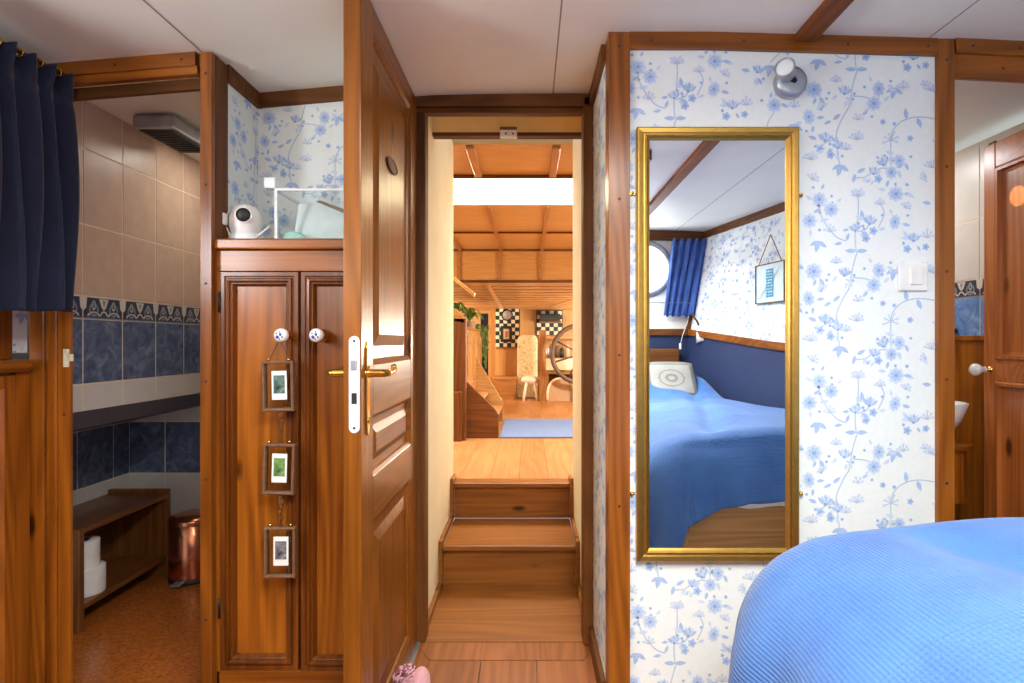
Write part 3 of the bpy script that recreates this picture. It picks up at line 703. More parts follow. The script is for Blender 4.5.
# galley shelf, table and jars
hb = thing('hanging_box', (X(549, 10.8), 10.7, Z(319, 10.8)), 'dark box shelf hanging in front of the smaller checked panel', 'shelf')
MB().box(X(540, 10.7), X(560, 10.7), 10.62, 10.82, Z(321, 10.7), Z(314, 10.7)).build('box', 'greenblack', hb, bevel=.01)
MB().box(X(539, 10.7), X(561, 10.7), 10.60, 10.83, Z(322.5, 10.7), Z(321, 10.7)).build('ledge', 'dark_x', hb)
wsh = thing('wall_shelf', (X(562, 10.8), 10.75, Z(338, 10.7)), 'long pale wall shelf over the jars behind the wheel', 'shelf')
MB().box(X(544, 10.7), X(590, 10.7), 10.62, 10.88, Z(339, 10.7), Z(335.5, 10.7)).build('board', 'landing', wsh, bevel=.004)
MB().box(X(546, 10.7), X(547.5, 10.7), 10.7, 10.88, Z(344, 10.7), Z(339, 10.7)).build('bracket', 'rib_z', wsh)
MB().box(X(586, 10.7), X(587.5, 10.7), 10.7, 10.88, Z(344, 10.7), Z(339, 10.7)).build('bracket', 'rib_z', wsh)
tb = thing('galley_counter', (X(562, 10.4), 10.5, 0), 'wooden counter with a cream cloth behind the ship wheel', 'counter')
MB().box(X(545, 10.4), X(592, 10.4), 10.35, 10.87, Z(358, 10.4) - .03, Z(358, 10.4)).build('top', 'landing', tb, bevel=.004)
MB().box(X(545.5, 10.4), X(592, 10.4), 10.33, 10.35, Z(370, 10.4), Z(358.5, 10.4)).build('cloth_front', 'cloth_cream', tb, bevel=.004)
MB().box(X(545, 10.4), X(592, 10.4), 10.36, 10.40, Z(374, 10.4), Z(370, 10.4)).build('apron', 'rib_x', tb, bevel=.004)
MB().box(X(545, 10.4), X(592, 10.4), 10.80, 10.87, 0, Z(374, 10.4)).build('back_board', 'dark_x', tb)
for px in (546, 590): MB().box(X(px, 10.4), X(px, 10.4) + .05, 10.38, 10.43, 0, Z(374, 10.4)).build('leg', 'rib_z', tb)
jars = []
zt = Z(358, 10.4)
for k, (px, hgt, r, mat, what) in enumerate(((547.5, .22, .045, 'chrome', 'grey metal canister on the counter next to the wooden post'), (552, .27, .05, 'copper', 'tall copper-coloured canister on the counter, second from the wooden post'), (557, .24, .05, 'wheel', 'grey-brown stone jar on the counter just inside the wheel rim'), (562, .19, .05, 'greenblack', 'squat black pot on the counter behind the wheel'), (567.5, .25, .055, 'pot', 'cream storage jar on the counter behind the wheel hub'))):
    c = (X(px, 10.6), 10.6, zt)
    j = thing('jar', c, what, 'jar', 'jars on the galley counter')
    MB().lathe([(0, 0), (r * .8, 0), (r * .85, hgt * .4), (r * .8, hgt * .8), (r * .6, hgt * .86), (0, hgt * .86)], c, seg=16).build('body', mat, j)
    MB().lathe([(0, hgt * .86), (r * .65, hgt * .86), (r * .65, hgt * .95), (r * .2, hgt), (0, hgt)], c, seg=16).build('lid', mat, j)
ot = MB(); a, b, zt2 = X(547, 9.9), X(574, 9.9), Z(378, 9.9)
arc = [(a + (b - a) * (.5 - .5 * math.cos(t * PI / 16)), (zt2) * math.sin(t * PI / 16) ** .55) for t in range(17)]
och = thing('tub_chair', ((a + b) / 2, 9.8, 0), 'low taupe tub chair with a pale rounded edge under the counter', 'chair')
MB().prism([(p, 9.75, q) for p, q in arc], (0, .30, 0)).build('back', 'taupe', och)
MB().tube([(p, 9.75, max(q, .02)) for p, q in arc], .022, 8).build('piping', 'cloth_cream', och)
# ship's wheel
wc = (X(581, 9.5), 9.5, Z(354, 9.5)); wr = .50
wh = thing('ship_wheel', (wc[0], wc[1], 0), 'large grey-brown ship steering wheel seen at the edge of the corridor wall', 'wheel')
MB().tube([(wc[0] + wr * math.cos(2 * PI * k / 48), wc[1], wc[2] + wr * math.sin(2 * PI * k / 48)) for k in range(48)], .042, 10, closed=True).build('rim', 'wheel', wh)
for k in range(8):
    a = 2 * PI * k / 8 + .3; d = Vector((math.cos(a), 0, math.sin(a)))
    MB().cyl(Vector(wc) + d * .07, Vector(wc) + d * (wr - .02), .016, 8).build('spoke', 'wheel', wh)
MB().lathe([(0, -.05), (.08, -.05), (.09, 0), (.08, .05), (0, .05)], wc, (0, -1, 0), 20).build('hub', 'wheel', wh)
MB().box(wc[0] - .07, wc[0] + .07, wc[1] + .08, wc[1] + .22, 0, wc[2] + .1).cyl((wc[0], wc[1], wc[2]), (wc[0], wc[1] + .12, wc[2]), .03).build('pedestal', 'dark_z', wh)

# ------------------------------------------------------------------ open pine door
d = bpy.data.objects.new('door_1', None); COL.objects.link(d); d.location = (-.41, YD, 0); ORIG['door_1'] = Vector((-.41, YD, 0)); struct(d, 'tall glossy pine panel door standing open beside the stairs', 'door')
DX0, DX1, DY0, DY1, DZ0, DZ1 = -.432, -.390, 1.277, 1.915, .008, 1.893
rails = [(DZ0, .075), (.60, .715), (.865, .995), (1.825, DZ1)]
mb = MB()
mb.box(DX0, DX1, DY0, DY0 + .10, DZ0, DZ1); mb.box(DX0, DX1, 1.815, DY1, DZ0, DZ1)
mb.build('stile', 'door_z', d, bevel=.003)
for a, b in rails: MB().box(DX0 + .0005, DX1 - .0005, DY0 + .0995, 1.8155, a, b).build('rail', 'door_y', d, bevel=.003)
for a, b in ((.075, .60), (.715, .865), (.995, 1.825)):
    mb = MB(); w, hgt = 1.815 - (DY0 + .10), b - a
    k = .016 if hgt < .3 else .022
    prof = [(0, -.002), (.010, -.007), (.012, -.014), (.045, -.014), (.075, -.006)] if hgt > .3 else [(0, -.002), (.008, -.007), (.010, -.014), (.03, -.014), (.05, -.006)]
    mb.loft((DX1, DY0 + .10, a), (0, 1, 0), (0, 0, 1), (1, 0, 0), w, hgt, prof)
    mb.loft((DX0, DY0 + .10, a), (0, 1, 0), (0, 0, 1), (-1, 0, 0), w, hgt, prof)
    mb.build('panel', 'door_z' if hgt > .3 else 'door_y', d)
lp = MB(); n = 10; w2 = .0125; zc0, zc1 = Z(336, DY0), Z(433, DY0); xm = X(354.5, DY0)
pts = [(xm + w2 * math.cos(PI * t / n), zc0 - w2 + w2 * math.sin(PI * t / n)) for t in range(n + 1)] + [(xm + w2 * math.cos(PI + PI * t / n), zc1 + w2 + w2 * math.sin(PI + PI * t / n)) for t in range(n + 1)]
lp.prism([(p, DY0 - .0025, q) for p, q in pts], (0, .004, 0))
lock = lp.build('lock_plate', 'steel', d); lock['label'] = 'pale steel lock plate'
MB().box(xm - .008, xm + .006, DY0 - .006, DY0, Z(370, DY0), Z(360, DY0)).build('latch', 'chrome', lock, bevel=.002)
MB().box(xm - .006, xm + .006, DY0 - .003, DY0, Z(404, DY0), Z(393, DY0)).cyl((xm, DY0 - .0028, Z(341, DY0)), (xm, DY0 - .0022, Z(341, DY0)), .003, 10).cyl((xm, DY0 - .0028, Z(428, DY0)), (xm, DY0 - .0022, Z(428, DY0)), .003, 10).build('bolt', 'black', lock)
def handle(side):
    xf = DX1 if side > 0 else DX0; yc = DY0 + .045; s_ = side; hm = MB()
    n = 24; zt, zb = 1.052, .825; zc = (zt + zb) / 2
    out = []
    for k in range(n):      # shaped backplate outline
        a = 2 * PI * k / n; q = math.sin(a); wy = .016 * (1 - .25 * math.cos(2 * a)) * (.75 + .25 * (1 - abs(q) ** 4))
        out.append((xf, yc + wy * math.cos(a), zc + q * (zt - zb) / 2))
    hm.prism(out, (s_ * .005, 0, 0))
    o = hm.build('handle', 'brass', d, bevel=.0015); o['label'] = 'brass lever handle on a long shaped plate'
    zl = .975
    l = MB().lathe([(.013, 0), (.011, .006), (.009, .02), (.009, .045)], (xf, yc, zl), (s_, 0, 0), 14)
    l.tube([(xf + s_ * .044, yc - .008, zl), (xf + s_ * .046, yc + .02, zl), (xf + s_ * .046, yc + .055, zl + .001), (xf + s_ * .045, yc + .085, zl + .006), (xf + s_ * .04, yc + .105, zl + .013), (xf + s_ * .032, yc + .115, zl + .012)], [.008, .0095, .0085, .0075, .006, .004], 10)
    l.build('lever', 'brass', o)
    MB().lathe([(0, .008), (.006, .008), (.009, .005), (.009, 0)], (xf, yc, .862), (s_, 0, 0), 12).build('keyhole', 'brass', o)
handle(1); handle(-1)
pq = MB(); yc, zc = 1.583, 1.560
el = [(DX1 - .013, yc + .055 * math.cos(2 * PI * k / 28), zc - .004 + .018 * math.sin(2 * PI * k / 28)) for k in range(28)]
pq.prism(el, (.010, 0, 0))
o = pq.build('sign', 'oldwood', d, bevel=.001); o['label'] = 'small grey oval sign with a dark rim'
MB().tube([(p[0] + .010, p[1], p[2]) for p in el], .0025, 8, closed=True).build('rim', 'black', o)
# threshold strip under the door
mb = MB().box(DX0 + .005, DX1 + .012, 1.56, YD, -.001, .004); struct(mb.build('trim_threshold', 'chrome'), 'narrow metal strip on the floor along the open door', 'trim')
# pink woolly thing by the door foot
pk = thing('woolly_slipper', (-.345, 1.60, 0), 'pink woolly slipper on the floor at the foot of the open door', 'slipper')
pm = MB(); rg = random.Random(3)
pm.ball((-.345, 1.60, .045), .040, .05, .044, 24)
pm.build('body', 'pink', pk)
pm = MB()
for k in range(150):
    a, b = rg.random() * 2 * PI, rg.random() * PI / 2
    dd = Vector((math.cos(a) * math.cos(b), math.sin(a) * math.cos(b), math.sin(b))); c = Vector((-.36, 1.60, .05)) + Vector((dd.x * .032, dd.y * .05, dd.z * .045))
    tgt = dd.orthogonal().normalized() * .008
    pm.tube([c - tgt, c + dd * .010, c + tgt], .0028, 5, rg.randint(0, 1))
pm.build('wool_loops', ['pink', 'pink_dark'], pk)
pm = MB().ball((-.318, 1.60, .05), .03, .06, .045, 20); pm.build('cuff', 'pink', pk)

# ------------------------------------------------------------------ linen cupboard and alcove
AX0, AX1, AY = -.890, -.455, 1.80
# framing post between bathroom doorway and cupboard
post('trim_bathroom_post', X(200, 1.524), X(211.5, 1.524), YW - .016, YW + .06, 0, ceil_z(-.9) - .001, dowels=(Z(76, YW), Z(186, YW), Z(284, YW), Z(381, YW), Z(478, YW), Z(617, YW)), label='honey-coloured post between the bathroom doorway and the cupboard')
mb = MB().box(AX0 - .002, AX0 + .012, YW + .001, YW + .066, 1.31, ceil_z(AX0) - .001)
struct(mb.build('trim_alcove_lining', 'dark_z', bevel=.002), 'brown board lining the front edge of the papered alcove', 'trim')
mb = MB()
fn1 = lambda u, v: (AX0 + .004, YW + .05 + u, 1.30 + v); fn2 = lambda u, v: (AX0 + u, AY - .004, 1.30 + v)
wall_quad(mb, fn1, .21, .58); wallpaper(mb, fn1, .21, .56, (1, 0, 0), u0=.02, v0=.16)
wall_quad(mb, fn2, AX1 - AX0, .60); wallpaper(mb, fn2, AX1 - AX0, .57, (0, -1, 0), u0=-.005, v0=-.08)
mb.box(AX0 - .03, AX0, YW + .05, AY + .03, 0, 1.875); mb.box(AX0, AX1 + .02, AY, AY + .03, 0, 1.90)
mb.box(AX1, AX1 + .015, YW + .02, AY, 0, 1.90)
struct(mb.build('wall_alcove', WP_MATS), 'papered alcove walls above the pine cupboard', 'wall')
mb = MB().box(AX0 + .004, AX0 + .018, YW + .06, AY, ceil_z(AX0) - .045, ceil_z(AX0) + .002)
for a, b in ((AX0, -.67), (-.67, AX1)):
    mb.add([(a, AY - .018, ceil_z(a) - .045), (b, AY - .018, ceil_z(b) - .045), (b, AY - .018, ceil_z(b)), (a, AY - .018, ceil_z(a)), (a, AY - .004, ceil_z(a) - .045), (b, AY - .004, ceil_z(b) - .045)], [(0, 1, 2, 3), (0, 4, 5, 1)])
struct(mb.build('trim_alcove_top', 'dark_x'), 'brown moulding round the top of the papered alcove', 'trim')

cb = thing('linen_cupboard', (-.67, YW + .1, 0), 'pine cupboard with two tall panelled doors under the papered alcove', 'cupboard')
x0c = X(212.5, YW)
mb = MB().box(x0c, AX1, YW, AY - .01, 1.31, 1.341)
mb.build('shelf_top', 'pine_x', cb, bevel=.005)
MB().box(x0c + .006, AX1, YW + .008, YW + .03, 1.249, 1.308).build('top_rail', 'pine_x', cb, bevel=.002)
MB().box(x0c + .003, X(218.3, YW), YW + .008, YW + .03, .0, 1.249).build('stile', 'pine_z', cb, bevel=.002)
MB().box(x0c + .006, AX1, YW + .008, YW + .03, .0, Z(672.5, YW)).build('bottom_rail', 'pine_x', cb, bevel=.002)
MB().box(x0c + .004, AX1, YW + .028, AY - .01, .02, 1.30).build('carcass', 'dark_z', cb)
prof = [(0, 0), (0, .022), (.012, .022), (.013, .018), (.017, .018), (.019, .026), (.026, .027), (.028, .019), (.033, .021), (.038, .013), (.040, .006), (.042, .0055)]
def cup_door(xa, xb, za, zb, kx, name):
    m = MB().loft((xa, YW + .030, za), (1, 0, 0), (0, 0, 1), (0, -1, 0), xb - xa, zb - za, prof[:-1], cap=False)
    o = m.build('door', 'mould_z', cb, bevel=.0012)
    m = MB().box(xa + .039, xb - .039, YW + .0235, YW + .029, za + .039, zb - .039); m.build('panel', 'pine_z', o)
    kn = MB().lathe([(.018, 0), (.018, .003), (.012, .007), (.008, .014), (.008, .026), (.011, .030)], (kx, YW + .010, Z(335.5, YW)), (0, -1, 0), 16, 0)
    kb = kn.build('knob', ['brass'], o); kb['label'] = 'white porcelain knob painted blue'
    q = MB().lathe([(.010, .028), (.016, .033), (.0195, .042), (.0185, .052), (.012, .059), (0, .061)], (kx, YW + .010, Z(335.5, YW)), (0, -1, 0), 20)
    q.build('knob_head', 'porcelain', kb)
    q = MB()
    for dx, dz, rr in ((-.004, -.004, .0058), (.003, .002, .005), (.008, -.005, .003), (-.007, .005, .003), (.002, .009, .0028), (.001, -.010, .0026)):
        q.lathe([(0, .0012), (rr * .8, .0006), (rr, -.001)], (kx + dx, YW + .010 - .0602 + 12 * (dx * dx + dz * dz), Z(335.5, YW) + dz), (0, -1, 0), 10)
    q.build('painted_flower', 'delft', kb)
    return o
zA, zB = Z(672, YW), Z(271.5, YW)
d1 = cup_door(X(218.6, YW), X(297, YW), zA, zB, X(287, YW), 'l')
d2 = cup_door(X(299.5, YW), AX1 - .002, zA - .004, zB, X(321.5, YW), 'r')
for py in (302, 609): MB().cyl((X(218, YW), YW + .006, Z(py + 10, YW)), (X(218, YW), YW + .006, Z(py - 10, YW)), .0035, 8).build('hinge', 'black', d1)

# three hanging photo frames
def photo_frame(pxc, py0, py1, tilt, photo, off, label, cord):
    y = 1.512; w = .0865; zt, zb = Z(py0, y), Z(py1, y); hgt = zt - zb; xc = X(pxc, y)
    t = thing('hanging_photo_frame', (xc, y, zb), label, 'photo frame', 'photo frames hanging from the cupboard knob')
    R = Matrix.Rotation(tilt, 3, 'Y'); c = Vector((xc, y, (zt + zb) / 2))
    def xf(mb):
        mb.v = [tuple(c + R @ (Vector(v) - c)) for v in mb.v]; return mb
    m = MB().loft((xc - w / 2, y + .008, zb), (1, 0, 0), (0, 0, 1), (0, -1, 0), w, hgt, [(0, 0), (0, .016), (.003, .018), (.007, .017), (.0085, .013), (.0085, 0)], cap=False)
    m.add([(xc - w / 2, y + .008, zb), (xc + w / 2, y + .008, zb), (xc + w / 2, y + .008, zt), (xc - w / 2, y + .008, zt)], [])
    xf(m).build('frame', 'oldwood', t)
    xf(MB().box(xc - w / 2 + .008, xc + w / 2 - .008, y + .001, y + .003, zb + .008, zt - .008)).build('glass', 'glass', t)
    pw, ph = .041, .079; px = xc + off; zc = (zt + zb) / 2 + .002
    p = xf(MB().box(px - pw / 2, px + pw / 2, y - .0015, y + .0005, zc - ph / 2, zc + ph / 2)).build('photo', 'white', t)
    xf(MB().box(px - pw / 2 + .005, px + pw / 2 - .005, y - .002, y - .0014, zc - ph / 2 + .017, zc + ph / 2 - .012)).build('picture', photo, p)
    m = MB()
    for a, b in cord: m.tube([(X(q[0], y), q[2] if len(q) > 2 else y, Z(q[1], y)) for q in (a, b)], .0016, 6)
    m.build('cord', 'cord', t)
    for sx in (-.028, .028): MB().lathe([(.002, 0), (.005, .002), (.004, .008), (0, .009)], (xc + sx, y, zt), (0, 0, 1), 10).build('eyelet', 'brass', t)
photo_frame(278.7, 361, 411, -.02, 'photo_mixed', .002, 'topmost of the three hanging photo frames, tied straight to the knob', [((277, 339, YW - .012), (269, 361)), ((277, 339, YW - .012), (289, 361))])
photo_frame(279.5, 443.5, 494, .03, 'photo_green', .0, 'middle hanging photo frame, holding a green landscape print', [((279, 411), (282, 443.5)), ((281, 411), (279, 443.5))])
photo_frame(280.5, 526.5, 577, .0, 'photo_grey', .0015, 'lowest hanging photo frame, holding a black and white street print', [((279, 494), (282, 526.5)), ((282, 494), (280, 526.5))])
for (pxc, pya, pyb, lab) in ((281, 413, 430, 'dark feather charm tied on the cord below the topmost frame'), (281.5, 497, 518, 'dark feather charm tied on the cord above the lowest frame')):
    m = MB(); y = 1.509; rg = random.Random(pya)
    for k in range(5): m.ball((X(pxc + rg.uniform(-1.5, 1.5), y), y + rg.uniform(-.003, .003), Z(pya + (pyb - pya) * k / 4, y)), .005, .004, .009, 10)
    tag(m.build('cord_charm', 'dark_z'), lab, 'charm')

# alcove objects
cm = thing('baby_camera', (X(244, 1.63), 1.63, 1.341), 'white rounded baby camera with a black lens on the cupboard shelf', 'camera')
c = (X(245.5, 1.63), 1.63, 1.341)
MB().lathe([(0, 0), (.040, 0), (.045, .004), (.045, .014), (.041, .03), (0, .03)], c, seg=28).build('base', 'icewhite', cm)
MB().lathe([(.038, .026), (.0445, .05), (.0445, .072), (.040, .094), (.028, .109), (.013, .115), (0, .116)], c, seg=28).build('head', 'white', cm)
MB().lathe([(0, .008), (.012, .007), (.0195, .003), (.021, 0)], (c[0] + .015, c[1] - .0400, c[2] + .076), (.25, -1, -.05), 24).build('lens', 'black', cm)
MB().lathe([(.020, .0), (.0235, .001), (.0235, .004), (.020, .0045)], (c[0] + .0155, c[1] - .0415, c[2] + .076), (.25, -1, -.05), 24).build('lens_ring', 'white', cm)
ad = thing('plug_adapter', (X(227, 1.60), 1.60, 1.341), 'white plug with a curled cable beside the baby camera', 'plug')
MB().box(X(222, 1.6), X(228.5, 1.6), 1.575, 1.60, Z(226, 1.6), Z(214, 1.6)).build('plug', 'white', ad, bevel=.005)
MB().tube([(X(227, 1.6), 1.60, Z(214, 1.6)), (X(228, 1.6), 1.62, Z(207, 1.6)), (X(230, 1.6), 1.66, Z(204, 1.6)), (X(233, 1.6), 1.72, Z(206, 1.6)), (X(236, 1.6), 1.74, 1.36)], .002, 6).tube([(X(226, 1.6), 1.60, Z(226, 1.6)), (X(230, 1.6), 1.595, Z(233, 1.6)), (X(231, 1.6), 1.6, 1.343)], .002, 6).build('cable', 'white', ad)
# glass display case
gx0, gx1, gy0, gy1, gz1 = X(274, 1.60), AX1 - .012, 1.60, 1.78, Z(188, 1.60)
gc = thing('glass_case', ((gx0 + gx1) / 2, 1.69, 1.341), 'white-edged glass case with pale contents on the cupboard shelf', 'case')
m = MB()
for a in (gx0, gx1 - .008):
    for b in (gy0, gy1 - .008): m.box(a, a + .009, b, b + .009, 1.341, gz1)
for b in (gy0, gy1 - .008): m.box(gx0, gx1, b, b + .008, gz1 - .008, gz1); m.box(gx0, gx1, b, b + .008, 1.341, 1.349)
for a in (gx0, gx1 - .008): m.box(a, a + .008, gy0, gy1, gz1 - .008, gz1); m.box(a, a + .008, gy0, gy1, 1.341, 1.349)
m.build('frame', 'icewhite', gc, bevel=.0015)
MB().box(gx0 + .008, gx1 - .008, gy0 + .002, gy0 + .005, 1.349, gz1 - .008).build('glass', 'glass', gc)
MB().box(gx0 + .004, gx1, gy1 - .004, gy1, 1.349, gz1 - .008).build('back_panel', 'icewhite', gc)
MB().prism([(gx0 + .03, 1.66, 1.35), (gx1 - .01, 1.66, 1.35), (gx1 - .01, 1.70, gz1 - .02), (gx0 + .03, 1.70, gz1 - .02)], (0, .006, 0)).build('sheet', 'icewhite', gc)
m = MB().prism([(X(318, 1.64), 1.655, Z(199, 1.64)), (X(345, 1.64), 1.655, Z(209, 1.64)), (X(345, 1.64), 1.655, Z(213, 1.64)), (X(314, 1.64), 1.655, Z(200, 1.64))], (0, .008, 0)); m.build('brace', 'oldwood', gc)  # solid strip standing in for a diagonal reflection in the glass
m = MB(); rg = random.Random(5)
m.ball((gx0 + .045, 1.632, 1.356), .035, .02, .022, 20); m.build('cloth', 'seaglass', gc)
MB().box(X(265.5, 1.61), X(276, 1.61), 1.58, 1.62, Z(189, 1.61), Z(178, 1.61))
wb = MB().box(X(265, 1.61), X(276.5, 1.61), 1.60, 1.635, gz1, Z(178, 1.61)); tag(wb.build('white_block', 'icewhite', bevel=.003), 'small white block on the corner of the glass case', 'block')
rd = MB().tube([(X(252, 1.58), 1.585, 1.345), (X(269, 1.58), 1.585, Z(226, 1.58))], .003, 8); tag(rd.build('white_stick', 'white'), 'thin white stick leaning on the glass case beside the baby camera', 'stick')

# ------------------------------------------------------------------ bathroom (behind the left doorway)
def tiles(name, fn, us, rows, normal, label, extra=None):
    """us: column edges; rows: list of (v0, v1, material index); grout gap 4 mm"""
    mats = ['grout', 'tile_beige', 'tile_white', 'tile_blue', 'border_base', 'border_light', 'border_mid', 'tile_sky', 'pine_z']
    mb = MB(); n = Vector(normal)
    def P(u, v, h=0.): return Vector(fn(u, v)) + n * h
    v0, v1 = rows[0][0], rows[-1][1]
    mb.add([P(us[0], v0), P(us[-1], v0), P(us[-1], v1), P(us[0], v1)], [(0, 1, 2, 3)], 0)
    g = .0030
    for a, b in zip(us, us[1:]):
        for (c, d_, mi) in rows:
            q = [(a + g, c + g), (b - g, c + g), (b - g, d_ - g), (a + g, d_ - g)]
            vs = [P(u, v, 0) for u, v in q] + [P(u, v, .0015) for u, v in q]
            mb.add(vs, [(4, 5, 6, 7), (0, 1, 5, 4), (1, 2, 6, 5), (2, 3, 7, 6), (3, 0, 4, 7)], mi)
            if mi == 4:      # ornament: swags and fleurons
                w, hh = b - a, d_ - c
                def pg(pts, m_, h=.002): mb.add([P(a + w * x_, c + hh * y_, h) for x_, y_ in pts], [list(range(len(pts)))], m_)
                def ring(cx_, cy_, rx_, ry_, m_, wd=.35, a0=0., a1=2 * PI, k=14):
                    for i in range(k):
                        t0, t1 = a0 + (a1 - a0) * i / k, a0 + (a1 - a0) * (i + 1) / k
                        pg([(cx_ + rx_ * math.cos(t0), cy_ + ry_ * math.sin(t0)), (cx_ + rx_ * math.cos(t1), cy_ + ry_ * math.sin(t1)), (cx_ + rx_ * (1 - wd) * math.cos(t1), cy_ + ry_ * (1 - wd) * math.sin(t1)), (cx_ + rx_ * (1 - wd) * math.cos(t0), cy_ + ry_ * (1 - wd) * math.sin(t0))], m_)
                pg([(.0, .95), (.09, .95), (.07, .5), (.0, .35)], 5); pg([(1., .95), (.91, .95), (.93, .5), (1., .35)], 5)
                pg([(.38, .92), (.62, .92), (.56, .55), (.5, .4), (.44, .55)], 5); pg([(.46, .85), (.54, .85), (.5, .5)], 6, .0024)
                for cx_ in (.25, .75):
                    ring(cx_, .42, .12, .32, 6); ring(cx_, .62, .05, .22, 5); pg([(cx_, .9), (cx_ + .025, .7), (cx_, .5), (cx_ - .025, .7)], 6, .0024)
                    ring(cx_, .12, .16, .22, 5, .3, 0, PI)
                ring(.5, .16, .09, .22, 5, .35, 0, PI)
                pg([(0, .06), (1, .06), (1, .0), (0, .0)], 6)
    return struct(mb.build(name, mats), label, 'wall')
BX = -1.40
yc = [1.50 + .168 * k for k in range(-1, 8)]; yc = [1.56] + [v for v in (1.725 + .168 * k for k in range(6)) if v < 2.6] + [2.6]
rowsL = [(.833, .917, 2), (.917, 1.124, 3), (1.124, 1.195, 4), (1.195, 1.421, 1), (1.421, 1.659, 1), (1.659, 1.83, 1)]
tiles('wall_bathroom_side', lambda u, v: (BX, u, v), yc, rowsL, (1, 0, 0), 'beige and blue tiled bathroom wall with a patterned border')
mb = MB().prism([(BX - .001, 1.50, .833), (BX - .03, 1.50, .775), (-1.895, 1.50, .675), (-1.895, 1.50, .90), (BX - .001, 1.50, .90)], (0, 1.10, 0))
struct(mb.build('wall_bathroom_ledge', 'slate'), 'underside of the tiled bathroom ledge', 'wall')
tiles('wall_hull', lambda u, v: (-1.89, u, v), [1.5 + .2 * k for k in range(6)] + [2.6], [(0, .205, 2), (.205, .43, 2), (.43, .675, 3), (.675, .84, 2)], (1, 0, 0), 'lower tiled hull wall behind the wooden bench')
xs_ = [-1.89, -1.72, -1.55, -1.38, -1.21, -1.04, -.885]
tiles('wall_bathroom_back', lambda u, v: (u, 2.6, v), xs_, [(0, .205, 2), (.205, .43, 2), (.43, .675, 3), (.675, .917, 2), (.917, 1.124, 3), (1.124, 1.195, 4), (1.195, 1.421, 1), (1.421, 1.659, 1), (1.659, 1.83, 1)], (0, -1, 0), 'tiled back wall of the bathroom above the copper bin')
mb = MB().box(AX0 - .06, AX0 - .031, YW + .06, 2.62, 0, 1.86); struct(mb.build('wall_bathroom_inner', 'tile_white'), 'inner bathroom wall behind the cupboard', 'wall')
mb = MB().box(-1.97, -1.93, 1.5, 2.7, 0, 1.8).box(-1.95, -.88, 2.61, 2.65, 0, 1.9); struct(mb.build('wall_bathroom_shell', 'tile_white'), 'outer shell of the bathroom', 'wall')
# doorway frame
post('trim_bathroom_jamb', X(44.5, 1.535), X(56.5, 1.535), YW - .003, YW + .01, 0, 1.80, 'pine_z', label='moulded jamb of the bathroom doorway under the navy curtain', bevel=.01)
pj = post('trim_bathroom_jamb_front', X(58, 1.532), X(72.5, 1.540), YW - .008, YW + .002, 0, 1.80, 'pine_z', dowels=(Z(414, YW),), label='orange jamb with the strike plate beside the bathroom opening')
m = MB().box(X(64, 1.532), X(69.5, 1.532), YW - .011, YW - .007, Z(367, YW), Z(349, YW)).box(X(69, 1.532), X(73.5, 1.532), YW - .011, YW - .007, Z(361, YW), Z(354, YW))
for py in (351.5, 364.5): m.cyl((X(66.5, 1.532), YW - .0125, Z(py, YW)), (X(66.5, 1.532), YW - .0105, Z(py, YW)), .002, 8)
o = m.build('strike_plate', 'ivory', pj)
trim_top('trim_bathroom_top', -1.42, X(199.5, YW), YW, .037, .020, dowels=(X(120, YW), X(186, YW)), label='upper moulding over the bathroom doorway')
trim_top('trim_bathroom_header', -1.40, X(200, YW), YW + .005, .022, .018, 'pine_x', off=.037, label='rounded middle board over the bathroom doorway')
trim_top('trim_bathroom_inner_header', -1.38, X(200, YW), YW + .03, .030, .014, 'dark_x', off=.056, label='dark inner strip over the bathroom doorway')
# shower head box
sh = thing('extractor_fan', (-1.28, 1.98, 1.77), 'grey-white extractor fan box under the bathroom ceiling', 'fan')
MB().box(-1.335, -1.195, 1.85, 2.10, 1.770, 1.815).build('housing', 'chrome', sh, bevel=.006)
m = MB().box(-1.322, -1.208, 1.865, 2.085, 1.7665, 1.7705)
m.build('underside', 'black', sh)
m = MB()
for k in range(9): m.box(-1.31, -1.22, 1.88 + .022 * k, 1.886 + .022 * k, 1.763, 1.767)
m.build('grille', 'greenblack', sh)
# bench
bn = thing('bench_shelf', (-1.75, 2.23, 0), 'low brown wooden open bench against the tiled hull wall', 'bench')
bx0, bx1, by0, by1 = -1.885, -1.62, 1.98, 2.48
MB().box(bx0, bx1, by0, by1, .35, .372).build('seat', 'bench_y', bn, bevel=.004)
MB().box(bx0, bx1 + .004, by0 - .002, by0 + .02, 0, .374).build('end_panel', 'bench_z', bn, bevel=.003)
MB().box(bx0, bx1 + .004, by1 - .02, by1 + .002, 0, .39).build('end_panel', 'bench_z', bn, bevel=.003)
MB().box(bx0, bx1, by0 + .02, by1 - .02, .075, .095).build('shelf', 'bench_y', bn, bevel=.003)
MB().box(bx0, bx0 + .015, by0 + .02, by1 - .02, .095, .35).build('back', 'bench_y', bn)
for (cx_, cy_, cz_, rr_, lab) in ((-1.685, 2.10, .095, .055, 'lower white paper roll standing on the bench shelf'), (-1.70, 2.095, .195, .052, 'upper white paper roll stacked on another under the bench seat')):
    t = thing('paper_roll', (cx_, cy_, cz_), lab, 'paper roll', 'paper rolls in the bench')
    MB().lathe([(.02, .0), (rr_, 0), (rr_ + .001, .003), (rr_ + .001, .097), (rr_, .1), (.02, .1)], (cx_, cy_, cz_), seg=28).build('paper', 'paperroll', t)
    MB().lathe([(.018, .0), (.021, 0), (.021, .1), (.018, .1), (.018, 0)], (cx_, cy_, cz_), seg=20).build('core', 'cord', t)
